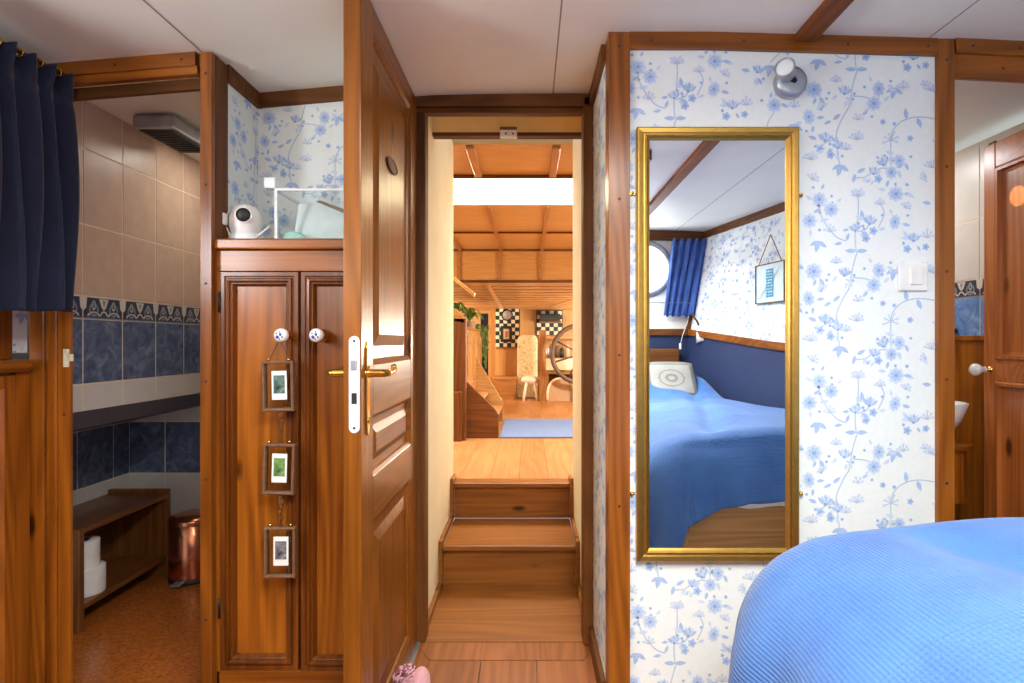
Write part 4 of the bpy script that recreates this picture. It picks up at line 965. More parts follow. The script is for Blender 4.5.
# pedal bin
pb = thing('pedal_bin', (-1.495, 2.45, 0), 'shiny copper pedal bin standing beside the wooden bench', 'bin')
c = (-1.50, 2.46, 0)
MB().lathe([(0, .012), (.092, .012), (.094, .02), (.094, .255), (.09, .258)], c, seg=36).build('body', 'copper', pb)
MB().lathe([(.096, 0), (.098, .003), (.096, .02), (.09, .02)], c, seg=36).build('foot_ring', 'black', pb)
MB().lathe([(.097, .252), (.098, .266), (.093, .278), (.06, .288), (0, .292)], c, seg=36).build('lid', 'copper', pb)
MB().box(c[0] - .02, c[0] + .02, c[1] - .135, c[1] - .09, .012, .02).build('pedal', 'chrome', pb, bevel=.003)

# ------------------------------------------------------------------ left cabin side: panelling, ledge, curtain
WX = -1.405
mb = MB(); fn = lambda u, v: (WX, -1.16 + u, 1.02 + v)
Lw = YW + 1.16
wall_quad(mb, fn, Lw, .80); wallpaper(mb, fn, Lw, .78, (1, 0, 0), u0=.03, v0=.09)
struct(mb.build('wall_left', WP_MATS), 'papered cabin side wall behind the navy curtain', 'wall')
mb = MB(); 
yb = [(-1.16, .0), (.0, .7), (.7, 1.44)]
mb.box(WX - .03, WX - .005, -1.16, YW, 0, 1.0)
for a, b in ((-1.1, -.3), (-.26, .45), (.49, 1.22), (1.26, 1.488)):
    mb.loft((WX - .005, a, .1), (0, 1, 0), (0, 0, 1), (1, 0, 0), b - a, .86, [(0, 0), (0, .02), (.03, .02), (.045, .008), (.06, .008)])
mb.box(WX - .005, WX + .010, 1.494, YW - .002, 0, .966)
struct(mb.build('wall_left_wainscot', 'pine_z', bevel=.002), 'pine panelling below the side window ledge', 'wall')
mb = MB().box(WX - .02, X(38.5, YW), -1.16, YW - .008, 1.003 - .036, 1.003)
struct(mb.build('trim_window_ledge', 'pine_y', bevel=.012), 'rounded pine ledge under the navy curtain', 'trim')
mb = MB().box(WX, WX + .005, 1.30, 1.492, 1.003, 1.79)
struct(mb.build('trim_window_board', 'pine_z', bevel=.004), 'pine board beside the side window behind the navy curtain', 'trim')
post('trim_side_post', X(27.5, YW), X(43, YW), YW + .003, YW + .02, 0, 1.80, 'pine_z', label='flat pine post between the ledge and the bathroom doorway')
w1 = thing('window_1', (WX, .45, 1.4), 'round porthole in the cabin side behind the navy curtain', 'window'); w1['kind'] = 'structure'
MB().lathe([(.19, 0), (.19, .02), (.225, .02), (.235, .008), (.235, 0)], (WX + .002, .55, 1.42), (1, 0, 0), 40).build('frame', 'brass', w1)
MB().lathe([(0, .006), (.19, .006)], (WX + .002, .55, 1.42), (1, 0, 0), 40).build('pane', 'sky_pane', w1)
# navy curtain
cn = thing('navy_curtain', (-1.24, 1.25, 1.13), 'navy pleated curtain hanging beside the bathroom doorway', 'curtain')
def curt(u, v):
    y = .98 + .522 * u; ph = u * 2 * PI * 9.5
    h_ = max(0., (v - .90) / .10)
    amp = .010 + .012 * (1 - v) + .012 * h_ - .006 * math.exp(-((v - .90) / .03) ** 2)
    x = -1.258 + amp * math.sin(ph + .5 * math.sin(ph * .5)) + .007 * h_ * math.sin(ph * 2) + .010 * math.sin(ph * .5 + 1 + 2 * v) * (1 - v) + .012 * math.sin(3 * v)
    z = 1.128 + .632 * v + (.010 * math.sin(ph) if v > .97 else 0) + .003 * math.sin(ph * .5) * (1 - v) - .012 * (1 - v) * (1 - u)
    y += .010 * math.sin(ph * .5 + 4 * v) * (1 - v) + .012 * (1 - v) * u
    return (x, y, z + .012 * (u - .5))
MB().grid(curt, 260, 60).build('cloth', 'navy', cn, solid=.004)
m = MB().tube([(-1.258, .9, 1.742), (-1.258, 1.2, 1.758), (-1.258, 1.49, 1.772)], .006, 8); m.build('rail', 'dark_y', cn)
for k in range(9):
    m = MB().lathe([(.009, -.002), (.012, -.002), (.012, .002), (.009, .002), (.009, -.002)], (-1.258, 1.02 + .056 * k, 1.746 + .0030 * k), (0, 1, .1), 12)
    m.build('ring', 'brass', cn)

# ------------------------------------------------------------------ rear of cabin (seen in the mirror)
def wallx(y): return 1.52 + .195 * (y + .2)
YB = -1.14
zd = lambda y: 1.05 + .10 * (-.2 - y) / .94 if y < 0 else 1.03      # rising dado
lean = lambda y: .12 * min(1, max(0, (.6 - y) / 1.74))
mb = MB()
La = 2.70
def fr(u, v):
    y = YB + u * .98; z0 = zd(y); z1 = ceil_z(wallx(y)) - .002; t = v / .85
    return (wallx(y) - lean(y) * (1 - t), y, z0 + (z1 - z0) * t)
wall_quad(mb, fr, La, .85, 60, 10); wallpaper(mb, fr, La, .85, (-1, .2, 0), u0=.1, v0=.05, eps=.0009)
struct(mb.build('wall_right', WP_MATS), 'papered cabin side beside the bed', 'wall')
mb = MB()
mb.grid(lambda a, c: (wallx(YB + a * 2.7) - lean(YB + a * 2.7) - .10 * (1 - c) * (1 - a), YB + a * 2.7, zd(YB + a * 2.7) * c), 10, 2, 0, False)
struct(mb.build('wall_right_lower', 'navy_wall'), 'navy blue lower wall along the bed', 'wall')
mb = MB()
for k in range(9):
    ya, yb_ = YB + .3 * k, YB + .3 * (k + 1)
    for (zf, hh) in ((zd, .045),):
        A, B = [(wallx(y) - lean(y), y, zf(y)) for y in (ya, yb_)]
        mb.add([(A[0] - .022, A[1], A[2] - hh), (B[0] - .022, B[1], B[2] - hh), (B[0] - .022, B[1], B[2]), (A[0] - .022, A[1], A[2]), (A[0], A[1], A[2] - hh), (B[0], B[1], B[2] - hh), (A[0], A[1], A[2]), (B[0], B[1], B[2])], [(0, 1, 2, 3), (0, 4, 5, 1), (3, 2, 7, 6)])
struct(mb.build('trim_dado', 'trim_y'), 'brown dado rail along the bed wall', 'trim')
mb = MB()
for k in range(9):
    ya, yb_ = YB + .3 * k, YB + .3 * (k + 1)
    A, B = [(wallx(y), y, ceil_z(wallx(y))) for y in (ya, yb_)]; hh = .05
    mb.add([(A[0] - .02, A[1], A[2] - hh), (B[0] - .02, B[1], B[2] - hh), (B[0] - .02, B[1], B[2]), (A[0] - .02, A[1], A[2]), (A[0], A[1], A[2] - hh), (B[0], B[1], B[2] - hh)], [(0, 1, 2, 3), (0, 4, 5, 1)])
struct(mb.build('trim_bed_top', 'dark_y'), 'brown moulding along the top of the bed wall', 'trim')
# back wall
mb = MB().box(-1.45, 1.6, YB - .03, YB, 1.10, 1.93); struct(mb.build('wall_back', 'ceil'), 'pale back wall with the porthole', 'wall')
mb = MB().box(-1.45, 1.6, YB - .03, YB, 0, 1.10); struct(mb.build('wall_back_lower', 'navy_wall'), 'navy blue lower back wall behind the headboard', 'wall')
mb = MB().box(-1.4, 1.24, YB, YB + .022, 1.10, 1.15); struct(mb.build('trim_back_dado', 'dark_x', bevel=.003), 'dark rail across the back wall below the porthole', 'trim')
mb = MB()
for k in range(14):
    a, b = -1.4 + .196 * k, -1.4 + .196 * (k + 1)
    mb.add([(a, YB + .025, ceil_z(a) - .075), (b, YB + .025, ceil_z(b) - .075), (b, YB + .025, ceil_z(b)), (a, YB + .025, ceil_z(a)), (a, YB, ceil_z(a) - .075), (b, YB, ceil_z(b) - .075)], [(0, 1, 2, 3), (0, 4, 5, 1)])
struct(mb.build('trim_back_top', 'dark_x'), 'dark moulding across the top of the back wall', 'trim')
mb = MB().prism([(1.335, YB + .03, 1.87), (1.30, YB + .03, 1.87), (1.185, YB + .03, 1.10), (1.225, YB + .03, 1.10)], (0, -.03, 0)); struct(mb.build('trim_corner_post', 'dark_z'), 'dark leaning corner post beside the blue porthole curtain', 'trim')
w2 = thing('window_2', (.88, YB, 1.42), 'bright round porthole in the back wall, reflected in the mirror', 'window'); w2['kind'] = 'structure'
pc = (.88, YB + .001, 1.605)
MB().lathe([(.178, 0), (.178, .018), (.19, .022), (.215, .018), (.222, 0)], pc, (0, 1, 0), 48).build('frame', 'chrome', w2)
MB().lathe([(0, .006), (.18, .006)], pc, (0, 1, 0), 48).build('pane', 'sky_pane', w2)
m = MB().cyl((1.085, YB + .03, 1.50), (1.085, YB + .05, 1.50), .012, 10).box(1.06, 1.11, YB + .02, YB + .034, 1.49, 1.51); m.build('clamp', 'chrome', w2)
bc = thing('blue_curtain', (1.17, YB + .06, 1.25), 'blue curtain gathered beside the porthole, seen in the mirror', 'curtain')
def curt2(u, v):
    ph = u * 2 * PI * 5; wdt = .25 + .03 * v; x0 = 1.01 + .065 * v
    return (x0 + wdt * u - .02 * (1 - v) * math.sin(PI * u), YB + .065 + .016 * math.sin(ph) + .006 * math.sin(ph * 2.3 + v * 5), 1.245 + .575 * v + .006 * math.sin(ph))
MB().grid(curt2, 90, 24).build('cloth', 'curtain_blue', bc, solid=.003)
MB().cyl((.5, YB + .065, 1.345), (1.27, YB + .065, 1.345), .004, 8).build('lower_rod', 'chrome', bc)
MB().cyl((.5, YB + .065, 1.815), (1.33, YB + .065, 1.815), .005, 8).build('rod', 'dark_x', bc)
rl = thing('reading_lamp', (1.22, YB + .1, 1.05), 'white cone reading lamp on the corner post over the bed', 'lamp')
m = MB().tube([(1.21, YB + .05, 1.29), (1.22, YB + .08, 1.25), (1.245, YB + .12, 1.20), (1.255, YB + .13, 1.165)], .007, 8); m.build('arm', 'dark_z', rl)
MB().lathe([(.012, .0), (.022, -.005), (.058, -.12), (.056, -.12), (.02, -.008)], (1.255, YB + .13, 1.17), (-.25, -.2, 1), 24).build('lamp_shade', 'white', rl)
m = MB().tube([(1.21, YB + .05, 1.29), (1.19, YB + .06, 1.2), (1.15, YB + .07, 1.10), (1.13, YB + .08, 1.03)], .0025, 6); m.build('cable', 'white', rl)
MB().box(1.122, 1.138, YB + .07, YB + .088, .995, 1.04).build('switch', 'white', rl, bevel=.004)
# picture on the bed wall
yp = -.26; dirv = Vector((.195, 1, 0)).normalized(); nrm = Vector((-1, .195, 0)).normalized(); zc = 1.405
t_ = (zc - zd(yp)) / (ceil_z(wallx(yp)) - zd(yp)); pcx = wallx(yp) - lean(yp) * (1 - t_) - .015
P0 = Vector((pcx, yp, zc)) - dirv * .14 + Vector((0, 0, -.12)) + nrm * .012
pf = thing('hanging_picture', P0 + dirv * .14, 'thin-framed picture with a teal block of lettering, hung on a cord over the bed', 'picture')
MB().loft(P0, dirv, (0, 0, 1), nrm, .28, .24, [(0, -.006), (0, .006), (.005, .006), (.006, .002)], cap=False).build('frame', 'oldwood', pf)
MB().loft(P0, dirv, (0, 0, 1), nrm, .28, .24, [(.005, .0), (.14 - .0001, .0)]).build('mount', 'print_paper', pf)
m = MB(); A = P0 + dirv * .105 + Vector((0, 0, .035)) + nrm * .002
m.loft(A, dirv, (0, 0, 1), nrm, .07, .17, [(0, 0), (.034, .0)])
pr = m.build('print', 'teal_print', pf)
m = MB(); rg = random.Random(4)
for k in range(9):
    B = A + Vector((0, 0, .01 + .0175 * k)) + nrm * .001
    for q in range(4):
        C = B + dirv * (.008 + .015 * q); m.loft(C, dirv, (0, 0, 1), nrm, .004 + .006 * rg.random(), .010, [(0, 0), (.0019, 0)])
m.build('lettering', 'print_paper', pr)
ap = P0 + dirv * .15 + Vector((0, 0, .41))
MB().tube([P0 + dirv * .03 + Vector((0, 0, .24)), ap, P0 + dirv * .25 + Vector((0, 0, .24))], .003, 6).build('cord', 'cord', pf)

# ------------------------------------------------------------------ bed
BX0, BX1, BY0, BY1, BZ = .430, 1.50, -1.02, 1.09, .682
bed = thing('bed', (1.0, 0, 0), 'built-in wooden bed under the blue bedspread', 'bed')
def bxr(y): return min(1.46, wallx(y) - lean(y) - .13)
m = MB().box(BX0 + .14, 1.62, BY1 - .045, BY1 - .02, .03, .50); m.build('footboard', 'rib_x', bed, bevel=.003)
m = MB().box(BX0 + .085, BX0 + .145, BY1 - .05, BY1 - .012, 0, .50); m.build('leg', 'rib_z', bed, bevel=.004)
m = MB().box(BX0 + .10, BX0 + .125, BY0, BY1 - .06, .03, .45); m.build('side_rail', 'pine_y', bed, bevel=.003)
pts = [(BX0 + .11, BY0 + .05), (1.05, BY0 + .05), (1.30, .3), (1.46, BY1 - .05), (BX0 + .11, BY1 - .05)]
m = MB().prism([(a, b, .42) for a, b in pts], (0, 0, .20)); m.build('mattress', 'sheet', bed, bevel=.03)
m = MB().box(BX0 + .15, 1.13, YB + .03, YB + .07, .3, 1.0); m.build('headboard', 'dark_x', bed, bevel=.01)
m = MB().grid(lambda u, v: (BX0 + .06 + (1.60 - BX0 - .06) * u, BY1 - .005 + .004 * math.sin(60 * u), .46 + .006 * math.sin(40 * u) - (.04 * max(0, 1 - u * 12)) + .16 * v), 60, 6); m.build('sheet', 'sheet', bed, solid=.004)

def spread():
    """bedspread draped over the bed: s across (0 = outer side edge of the bed), t along from the foot"""
    R = .20; Rf = .13; side, foot0 = .62, .07
    ns, nt = 150, 190; smax = 1.16; tmax = 2.06
    vs, uvs, fs = [], [], []
    def arc(a, R_):      # distance past the straight part -> (outward, drop)
        if a <= 0: return 0., 0.
        L = R_ * PI / 2
        if a < L: th = a / R_; return R_ * math.sin(th), R_ * (1 - math.cos(th))
        return R_, R_ + (a - L)
    for j in range(nt + 1):
        for i in range(ns + 1):
            s = -side + (smax + side) * (i / ns)
            foot = foot0 + .16 * max(0., min(1., 1 - (s - .05) / .33)) + .008 * math.sin(s * 19)
            t = -foot - Rf * .57 + (tmax + foot + Rf * .57) * j / nt
            yy = BY1 - max(t, 0.0)
            a, b = max(0., R * .9 - s), max(0., Rf * .9 - t)
            if a > 0 and b > 0:
                dd = math.hypot(a, b); Rm = (R * a + Rf * b) / (a + b); o, dr = arc(dd, Rm)
                x = BX0 - .06 + R - o * a / dd; y = BY1 + .02 - Rf + o * b / dd
            else:
                dd = a if a > 0 else b; Rm = R if a > 0 else Rf; o, dr = arc(dd, Rm)
                x = BX0 - .06 + (R - o if a > 0 else R + (s - R * .9)); y = BY1 + .02 - (Rf - o if b > 0 else Rf + (t - Rf * .9))
            z = BZ - dr
            # right edge follows the tapering wall
            if x > BX0 + .5:
                lim = bxr(y) + .02; f = (x - BX0 - .5) / (smax - .53); x = BX0 + .5 + (lim - BX0 - .5) * f
                if f > .9: z += -.02 * (f - .9) / .1
            head = max(0., min(1., (-.45 - y) / .4)); head = head * head * (3 - 2 * head)
            ww = max(0., min(1., (x - BX0 - .02) / .15))
            z += .20 * head * ww * (1 - .35 * max(0, (x - .95) / .4))
            z += .030 * math.exp(-((x - .92) / .24) ** 2) * (1 if dr < .001 else max(0, 1 - dr / .1)) * ww * max(0, min(1, (y + .4) / .5))
            z += .010 * math.sin(x * 9 + 1) * math.sin(y * 6) * (1 if dr < .05 else 0) * ww
            z += (.045 * math.exp(-((x - .78) / .3) ** 2 - ((y - .55) / .5) ** 2) - .025 * math.exp(-((x - .72 - (.9 - y) * .25) / .05) ** 2) * (1 if y < 1.0 else 0) * max(0, min(1, (1.0 - y) / .1))) * ww * (1 if dr < .02 else 0)
            k = max(0., min(1., (dr - .05) / .28))
            if a > 0 and k > 0:
                fold = math.sin(yy * 21 + 1.0 + 1.2 * math.sin(yy * 7)); x += -.030 * k * fold - .012 * k
                if b > 0: y += .02 * k * math.sin(math.atan2(b, a) * 6)
            elif b > 0 and dr > .05:
                kk = min(1, (dr - .05) / .15); y += .010 * kk * math.sin(x * 26 + math.sin(x * 9) * 2) + .008 * kk; z += .008 * kk * math.sin(x * 13)
            z = max(z, .03)
            vs.append((x, y, z)); uvs.append((s, t))
    m = ns + 1
    fs = [(j * m + i, j * m + i + 1, (j + 1) * m + i + 1, (j + 1) * m + i) for j in range(nt) for i in range(ns)]
    me = bpy.data.meshes.new('bedspread'); me.from_pydata(vs, [], fs); me.materials.append(M['spread'])
    ul = me.uv_layers.new(name='UVMap')
    for lp_ in me.loops: ul.data[lp_.index].uv = uvs[lp_.vertex_index]
    for p in me.polygons: p.use_smooth = True
    o = bpy.data.objects.new('bedspread', me); COL.objects.link(o)
    md = o.modifiers.new('solid', 'SOLIDIFY'); md.thickness = .005; md.offset = -1
    return tag(o, 'blue ribbed bedspread draped over the bed corner', 'bedspread')
spread()
# cushion on the bed
cs = thing('cushion', (.95, -.72, .72), 'grey square cushion with a pale emblem leaning at the head of the bed', 'cushion')
Rm = Matrix.Rotation(math.radians(-52), 3, 'X'); cc = Vector((.955, -.68, .775))
def pil(sign):
    def f(u, v):
        a, b = u * 2 - 1, v * 2 - 1; th = .055 * (max(0, 1 - a ** 4) * max(0, 1 - b ** 4)) ** .6
        k = 1 - .05 * (a * a * b * b); return cc + Rm @ Vector((.19 * a * k * (1 - .04 * (1 - b * b)), .17 * b * k, sign * th + .0))
    return f
m = MB().grid(pil(1), 24, 24).grid(pil(-1), 24, 24); m.build('cover', 'cushion', cs)
m = MB()
def emb(u, v):
    a, b = (u * 2 - 1) * .72, (v * 2 - 1) * .66; th = .055 * (max(0, 1 - a ** 4) * max(0, 1 - b ** 4)) ** .6
    return cc + Rm @ Vector((.19 * a, .17 * b, th + .002))
m.grid(emb, 16, 16); pnl = m.build('printed_panel', 'cushion_pale', cs)
m = MB()
def ringp(r0, r1, n=28):
    vs = []
    for k in range(n):
        q = 2 * PI * k / n
        for r in (r0, r1):
            a, b = r * math.cos(q) * 1.15 * (1 + .04 * math.cos(12 * q)), r * math.sin(q) * (1 + .04 * math.cos(12 * q)); th = .055 * (max(0, 1 - a ** 4) * max(0, 1 - b ** 4)) ** .6
            vs.append(cc + Rm @ Vector((.19 * a, .17 * b, th + .004)))
    m.add(vs, [(2 * k, 2 * k + 1, (2 * k + 3) % (2 * n), (2 * k + 2) % (2 * n)) for k in range(n)], 0, True)
ringp(.36, .40); ringp(.10, .20)
m.build('emblem', 'cushion', pnl)

# ------------------------------------------------------------------ gold mirror, spotlight, switch
mx0, mx1, mz0, mz1 = X(636.8, 1.52), X(799, 1.52), Z(561.5, 1.52), Z(127, 1.52)
mi_ = thing('wall_mirror', ((mx0 + mx1) / 2, 1.52, mz0), 'tall gold-framed mirror on the papered wall', 'mirror')
m = MB().loft((mx0, YW - .004, mz0), (1, 0, 0), (0, 0, 1), (0, -1, 0), mx1 - mx0, mz1 - mz0, [(0, 0), (0, .018), (.004, .022), (.016, .020), (.018, .017), (.022, .017), (.026, .021), (.031, .016), (.036, .013), (.0365, .006)], cap=False)
m.build('frame', 'gold', mi_, bevel=.0008)
MB().box(mx0 + .034, mx1 - .034, YW - .0155, YW - .006, mz0 + .034, mz1 - .034).build('mirror_glass', 'mirror', mi_)
for px, py in ((632.5, 193), (801, 195), (632.5, 494), (801, 494)):
    s_ = -1 if px < 700 else 1
    m = MB().lathe([(0, .006), (.004, .005), (.005, 0)], (X(px, 1.53), YW - .008, Z(py, 1.53)), (0, -1, 0), 12).box(X(px, 1.53) - .006, X(px, 1.53) + .006, YW - .009, YW - .0015, Z(py, 1.53) - .004, Z(py, 1.53) + .004)
    m.build('bracket', 'brass', mi_)
sp = thing('spotlight', (X(788, YW), YW, Z(98, YW)), 'round grey wall spotlight above the gold mirror', 'lamp')
c0 = Vector((X(788.5, YW), YW - .001, Z(84.5, YW)))
MB().lathe([(0, .026), (.030, .026), (.041, .022), (.044, .014), (.044, 0)], c0, (0, -1, 0), 36).build('base', 'chrome', sp)
ax = Vector((-.62, -1, .10)).normalized(); hc = c0 + Vector((-.024, -.036, .016))
MB().lathe([(0, -.02), (.020, -.018), (.024, -.008), (.026, .03), (.024, .030), (.022, .027)], hc, ax, 28).build('lamp_head', 'chrome', sp)
MB().lathe([(0, .029), (.015, .028), (.0235, .025)], hc, ax, 28).build('lens', 'icewhite', sp)
MB().cyl(c0 + Vector((.006, -.022, -.002)), hc + Vector((.004, -.004, -.004)), .008, 12).build('joint', 'black', sp)
sw = thing('light_switch', (X(911.5, YW), YW, Z(291, YW)), 'white square light switch beside the honey-coloured post', 'switch')
MB().box(X(897, YW), X(926, YW), YW - .009, YW - .0008, Z(291, YW), Z(263, YW)).build('plate', 'white', sw, bevel=.003)
m = MB().box(X(907.5, YW), X(920, YW), YW - .013, YW - .008, Z(285, YW), Z(269, YW)); m.build('rocker', 'white', sw, bevel=.002)

# ------------------------------------------------------------------ washroom (behind the right doorway)
RX = 1.755
yr = [1.60, 1.78, 1.96, 2.14, 2.32, 2.50, 2.68, 2.85]
tiles('wall_washroom_side', lambda u, v: (RX, u, v), yr, [(1.07, 1.228, 7), (1.228, 1.297, 4), (1.297, 1.53, 2), (1.53, 1.83, 2)], (-1, 0, 0), 'pale and blue tiled washroom wall with a patterned border')
mb = MB()
for k in range(9): mb.box(RX - .012, RX + .02, 1.58 + .145 * k, 1.58 + .145 * k + .144, 0, 1.055)
mb.box(RX - .02, RX + .01, 1.58, 2.86, 1.055, 1.075)
struct(mb.build('wall_washroom_boards', 'pine_z', bevel=.002), 'pine boarding below the washroom tiles', 'wall')
mb = MB().box(1.2, 1.8, 2.85, 2.89, 0, 1.9).box(1.14, 1.17, 1.6, 2.87, 0, 1.9); struct(mb.build('wall_washroom_back', 'tile_white'), 'pale inner walls of the washroom', 'wall')
mb = MB().box(1.66, 1.90, YW, YW + .05, 0, 1.86); struct(mb.build('wall_front_side', 'paper'), 'wall beside the washroom door', 'wall')
post('trim_washroom_hinge_post', 1.615, 1.665, YW - .014, YW + .05, 0, 1.85, label='post carrying the open red pine door')
vs_ = thing('washstand', (1.5, 2.2, 0), 'rounded pine washstand cabinet under the white basin', 'washstand')
def wcurve(x0, y0, y1, r, n=10):
    pts = [(RX - .014, y0), (RX - .014, y1), (x0 - .10, y1), (x0 - .10, y0)]
    return pts
def rounded(cx_, cy_, rx_, ry_):
    return [(cx_ + rx_ * math.cos(t * 2 * PI / 40), cy_ + ry_ * math.sin(t * 2 * PI / 40)) for t in range(40)]
P_ = [(RX - .014, 2.02)] + [(RX - .12 + .085 * math.cos(a_), 2.10 - .08 * math.sin(a_)) for a_ in [PI / 2 + k * PI / 12 for k in range(0)]]
def stand(x1, y0, r_):
    pts = [(1.19, y0)] + [(x1 - r_ + r_ * math.sin(k * PI / 16), y0 + r_ - r_ * math.cos(k * PI / 16)) for k in range(9)]
    return pts + [(x1, 2.40), (1.19, 2.40)]
WT = .683
MB().prism([(a, b, WT - .028) for a, b in stand(1.635, 1.965, .09)], (0, 0, .028)).build('worktop', 'pine_x', vs_, bevel=.008)
MB().prism([(a, b, .465) for a, b in stand(1.622, 1.98, .09)], (0, 0, WT - .028 - .465)).build('cabinet', 'pine_z', vs_, bevel=.004)
MB().prism([(a, b, .0) for a, b in stand(1.60, 2.06, .05)], (0, 0, .465)).build('plinth', 'dark_z', vs_)
ba = MB(); zt_ = .822; zb_ = WT + .0005
ba.lathe([(0, 0), (.05, 0), (.07, .02), (.105, .07), (.128, zt_ - zb_), (.121, zt_ - zb_), (.095, .075), (.05, .03), (0, .025)], (1.527, 2.11, zb_), seg=36)
tag(ba.build('wash_basin', 'porcelain'), 'white round basin on the pine washstand', 'basin')
tp = thing('tap', (1.735, 2.16, 1.07), 'small brass tap on the tiled washroom wall', 'tap')
yt = 2.26
MB().tube([(RX - .005, yt, Z(331, yt)), (RX - .04, yt, Z(331, yt)), (RX - .06, yt, Z(335, yt)), (RX - .065, yt, Z(339, yt))], .011, 10).build('spout', 'brass', tp)
MB().cyl((RX - .03, yt, Z(331, yt)), (RX - .03, yt, Z(325, yt)), .008, 10).build('stem', 'brass', tp)
MB().box(RX - .05, RX - .01, yt - .006, yt + .006, Z(326, yt), Z(323.5, yt)).build('handle', 'brass', tp, bevel=.002)
# red pine door
dh = Vector((1.625, 1.60, 0)); fe = Vector((X(983.5, 2.0), 2.0, 0)); du = (fe - dh).normalized(); dl = (fe - dh).length; dn = Vector((-du.y, du.x, 0))
d2o = bpy.data.objects.new('door_2', None); COL.objects.link(d2o); d2o.location = dh; ORIG['door_2'] = dh.copy(); struct(d2o, 'red-brown pine panel door standing open in the washroom doorway', 'door')
def obox(u0, u1, n0, n1, z0, z1): 
    q = [dh + du * a + dn * b for a, b in ((u0, n0), (u1, n0), (u1, n1), (u0, n1))]
    return MB().prism([(p.x, p.y, z0) for p in q], (0, 0, z1 - z0))
ztop = 1.757
for a, b in ((0, .055), (dl - .055, dl)): obox(a, b, -.035, 0, .03, ztop).build('stile', 'gate_z', d2o, bevel=.004)
zr = [(.03, .12), (Z(381, 1.95), Z(360, 1.95)), (ztop - .09, ztop)]
for a, b in zr: obox(.054, dl - .054, -.0345, -.0005, a, b).build('rail', 'gate_x', d2o, bevel=.003)
for (a, b) in ((zr[0][1], zr[1][0]), (zr[1][1], zr[2][0])):
    o_ = dh + du * .055 + Vector((0, 0, a))
    m = MB().loft(o_, du, (0, 0, 1), dn, dl - .11, b - a, [(0, 0), (.006, .006), (.016, .006), (.02, -.008), (.03, -.010)])
    m.loft(o_ - dn * .035, du, (0, 0, 1), -dn, dl - .11, b - a, [(0, 0), (.006, .004), (.016, .004), (.02, -.008), (.03, -.010)])
    m.build('panel', 'gate_z', d2o)
kp = dh + du * (dl - .03) + Vector((0, 0, Z(369.5, 1.98)))
kk = MB().lathe([(.012, 0), (.010, .004), (.006, .006), (.006, .015)], kp, dn, 16).build('knob', 'brass', d2o); kk['label'] = 'white porcelain knob'
MB().lathe([(.007, .012), (.012, .018), (.009, .026), (.016, .034), (.022, .046), (.021, .056), (.012, .064), (0, .066)], kp, dn, 20).build('knob_head', 'porcelain', kk)
m = obox(dl - .035, dl - .005, -.022, -.012, ztop, ztop + .012); m.build('catch', 'black', d2o, bevel=.002)

# ------------------------------------------------------------------ light
def area(name, loc, target, sx, sy, power, col, shape='RECTANGLE', spread=PI):
    l = bpy.data.lights.new(name, 'AREA'); l.shape = shape; l.size = sx; l.size_y = sy; l.energy = power; l.color = col; l.spread = spread
    o = bpy.data.objects.new(name, l); COL.objects.link(o); o.location = loc
    o.rotation_euler = (Vector(target) - Vector(loc)).to_track_quat('-Z', 'Y').to_euler(); return o
area('daylight_hatch', (.25, -.07, 2.02), (.25, -.06, 0), .52, 1.22, 54, (1.0, .99, .95))  # main fill of the cabin, set in the added hatch
area('daylight_side_porthole', (WX + .02, .55, 1.42), (0, .55, 1.3), .34, .34, 9, (.96, .97, 1.0), 'DISK')
area('daylight_back_porthole', (.88, YB + .03, 1.605), (.88, 1, 1.3), .32, .32, 1.6, (.92, .96, 1.0), 'DISK')
area('daylight_skylight', (0, 3.65, MZ + .22), (0, 3.66, 0), 2.4, .62, 50, (1.0, .96, .86))
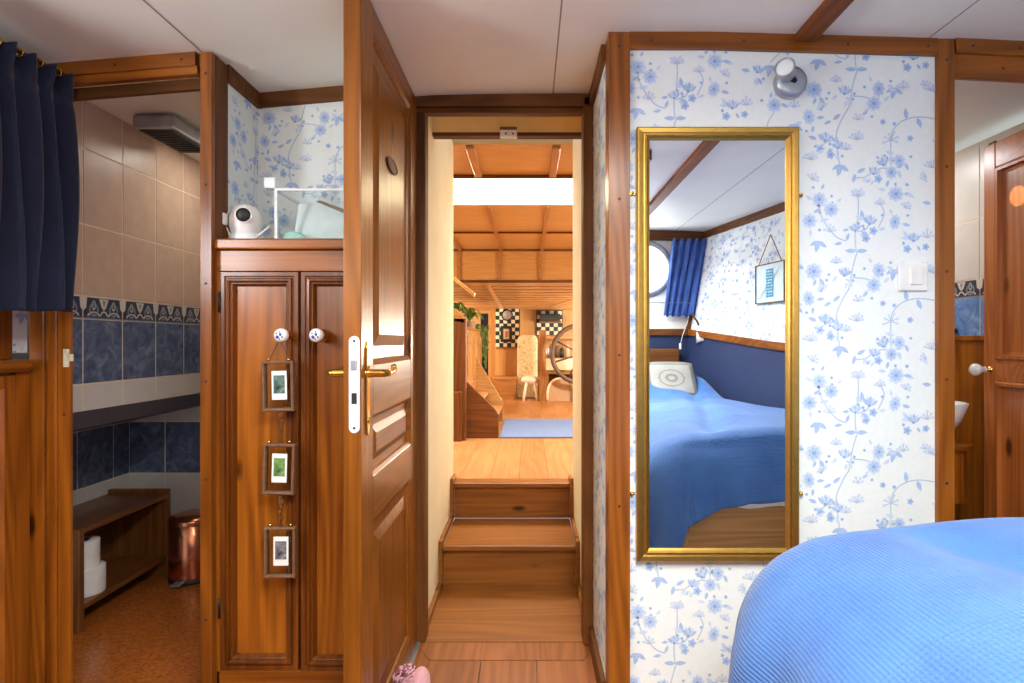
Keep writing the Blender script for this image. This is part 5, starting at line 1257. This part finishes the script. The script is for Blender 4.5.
def lamp(name, loc, power, col, r_=.10):
    l = bpy.data.lights.new(name, 'POINT'); l.energy = power; l.color = col; l.shadow_soft_size = r_
    o = bpy.data.objects.new(name, l); COL.objects.link(o); o.location = loc
lamp('cabin_wall_lamp', (-1.15, -.45, 1.42), 9, (1.0, .97, .90), .08)  # unseen point light added to lift the ceiling and cupboards
lamp('wheelhouse_wall_lamp', (1.75, 4.9, 1.45), 44, (1.0, .95, .82)); lamp('wheelhouse_corner_lamp', (-2.1, 5.2, 1.45), 44, (1.0, .95, .82))  # unseen lights added on both sides to brighten the wheelhouse ceiling
lamp('saloon_wall_lamp', (1.75, 8.0, 1.0), 120, (1.0, .95, .82)); lamp('saloon_corner_lamp', (-2.2, 9.6, 1.0), 100, (1.0, .95, .82)); lamp('galley_lamp', (1.3, 9.7, 1.3), 36, (1.0, .95, .82))  # added fill lights, hidden from view, for the far saloon
area('washroom_lamp', (1.40, 2.45, 1.84), (1.40, 2.46, 0), .2, .2, 3.4, (.95, .97, 1.0))  # unseen fill added to brighten the washroom and its open door
sl = bpy.data.lights.new('sunbeam', 'SPOT'); sl.energy = 14; sl.color = (1.0, .93, .8); sl.spot_size = math.radians(7.5); sl.spot_blend = .1; sl.shadow_soft_size = .002  # spot added inside the washroom to throw the bright patch on the door
so = bpy.data.objects.new('sunbeam', sl); COL.objects.link(so); so.location = (1.20, 2.05, 1.70); so.rotation_euler = (Vector((1.643, 1.865, 1.548)) - Vector(so.location)).to_track_quat('-Z', 'Y').to_euler()
area('bathroom_lamp', (-1.15, 2.2, 1.80), (-1.2, 2.2, 0), .15, .15, 1.0, (1.0, .92, .82))  # weak unseen fill added under the bathroom ceiling

w = bpy.data.worlds.new('sky'); S.world = w; w.use_nodes = True
w.node_tree.nodes['Background'].inputs[0].default_value = (.8, .9, 1.0, 1); w.node_tree.nodes['Background'].inputs[1].default_value = .6
S.view_settings.view_transform = 'Standard'; S.view_settings.look = 'None'; S.view_settings.gamma = 1; S.view_settings.use_curve_mapping = False
S.view_settings.exposure = 0.6
S.cycles.use_denoising = True
S.cycles.max_bounces = 10; S.cycles.diffuse_bounces = 6; S.cycles.transparent_max_bounces = 12
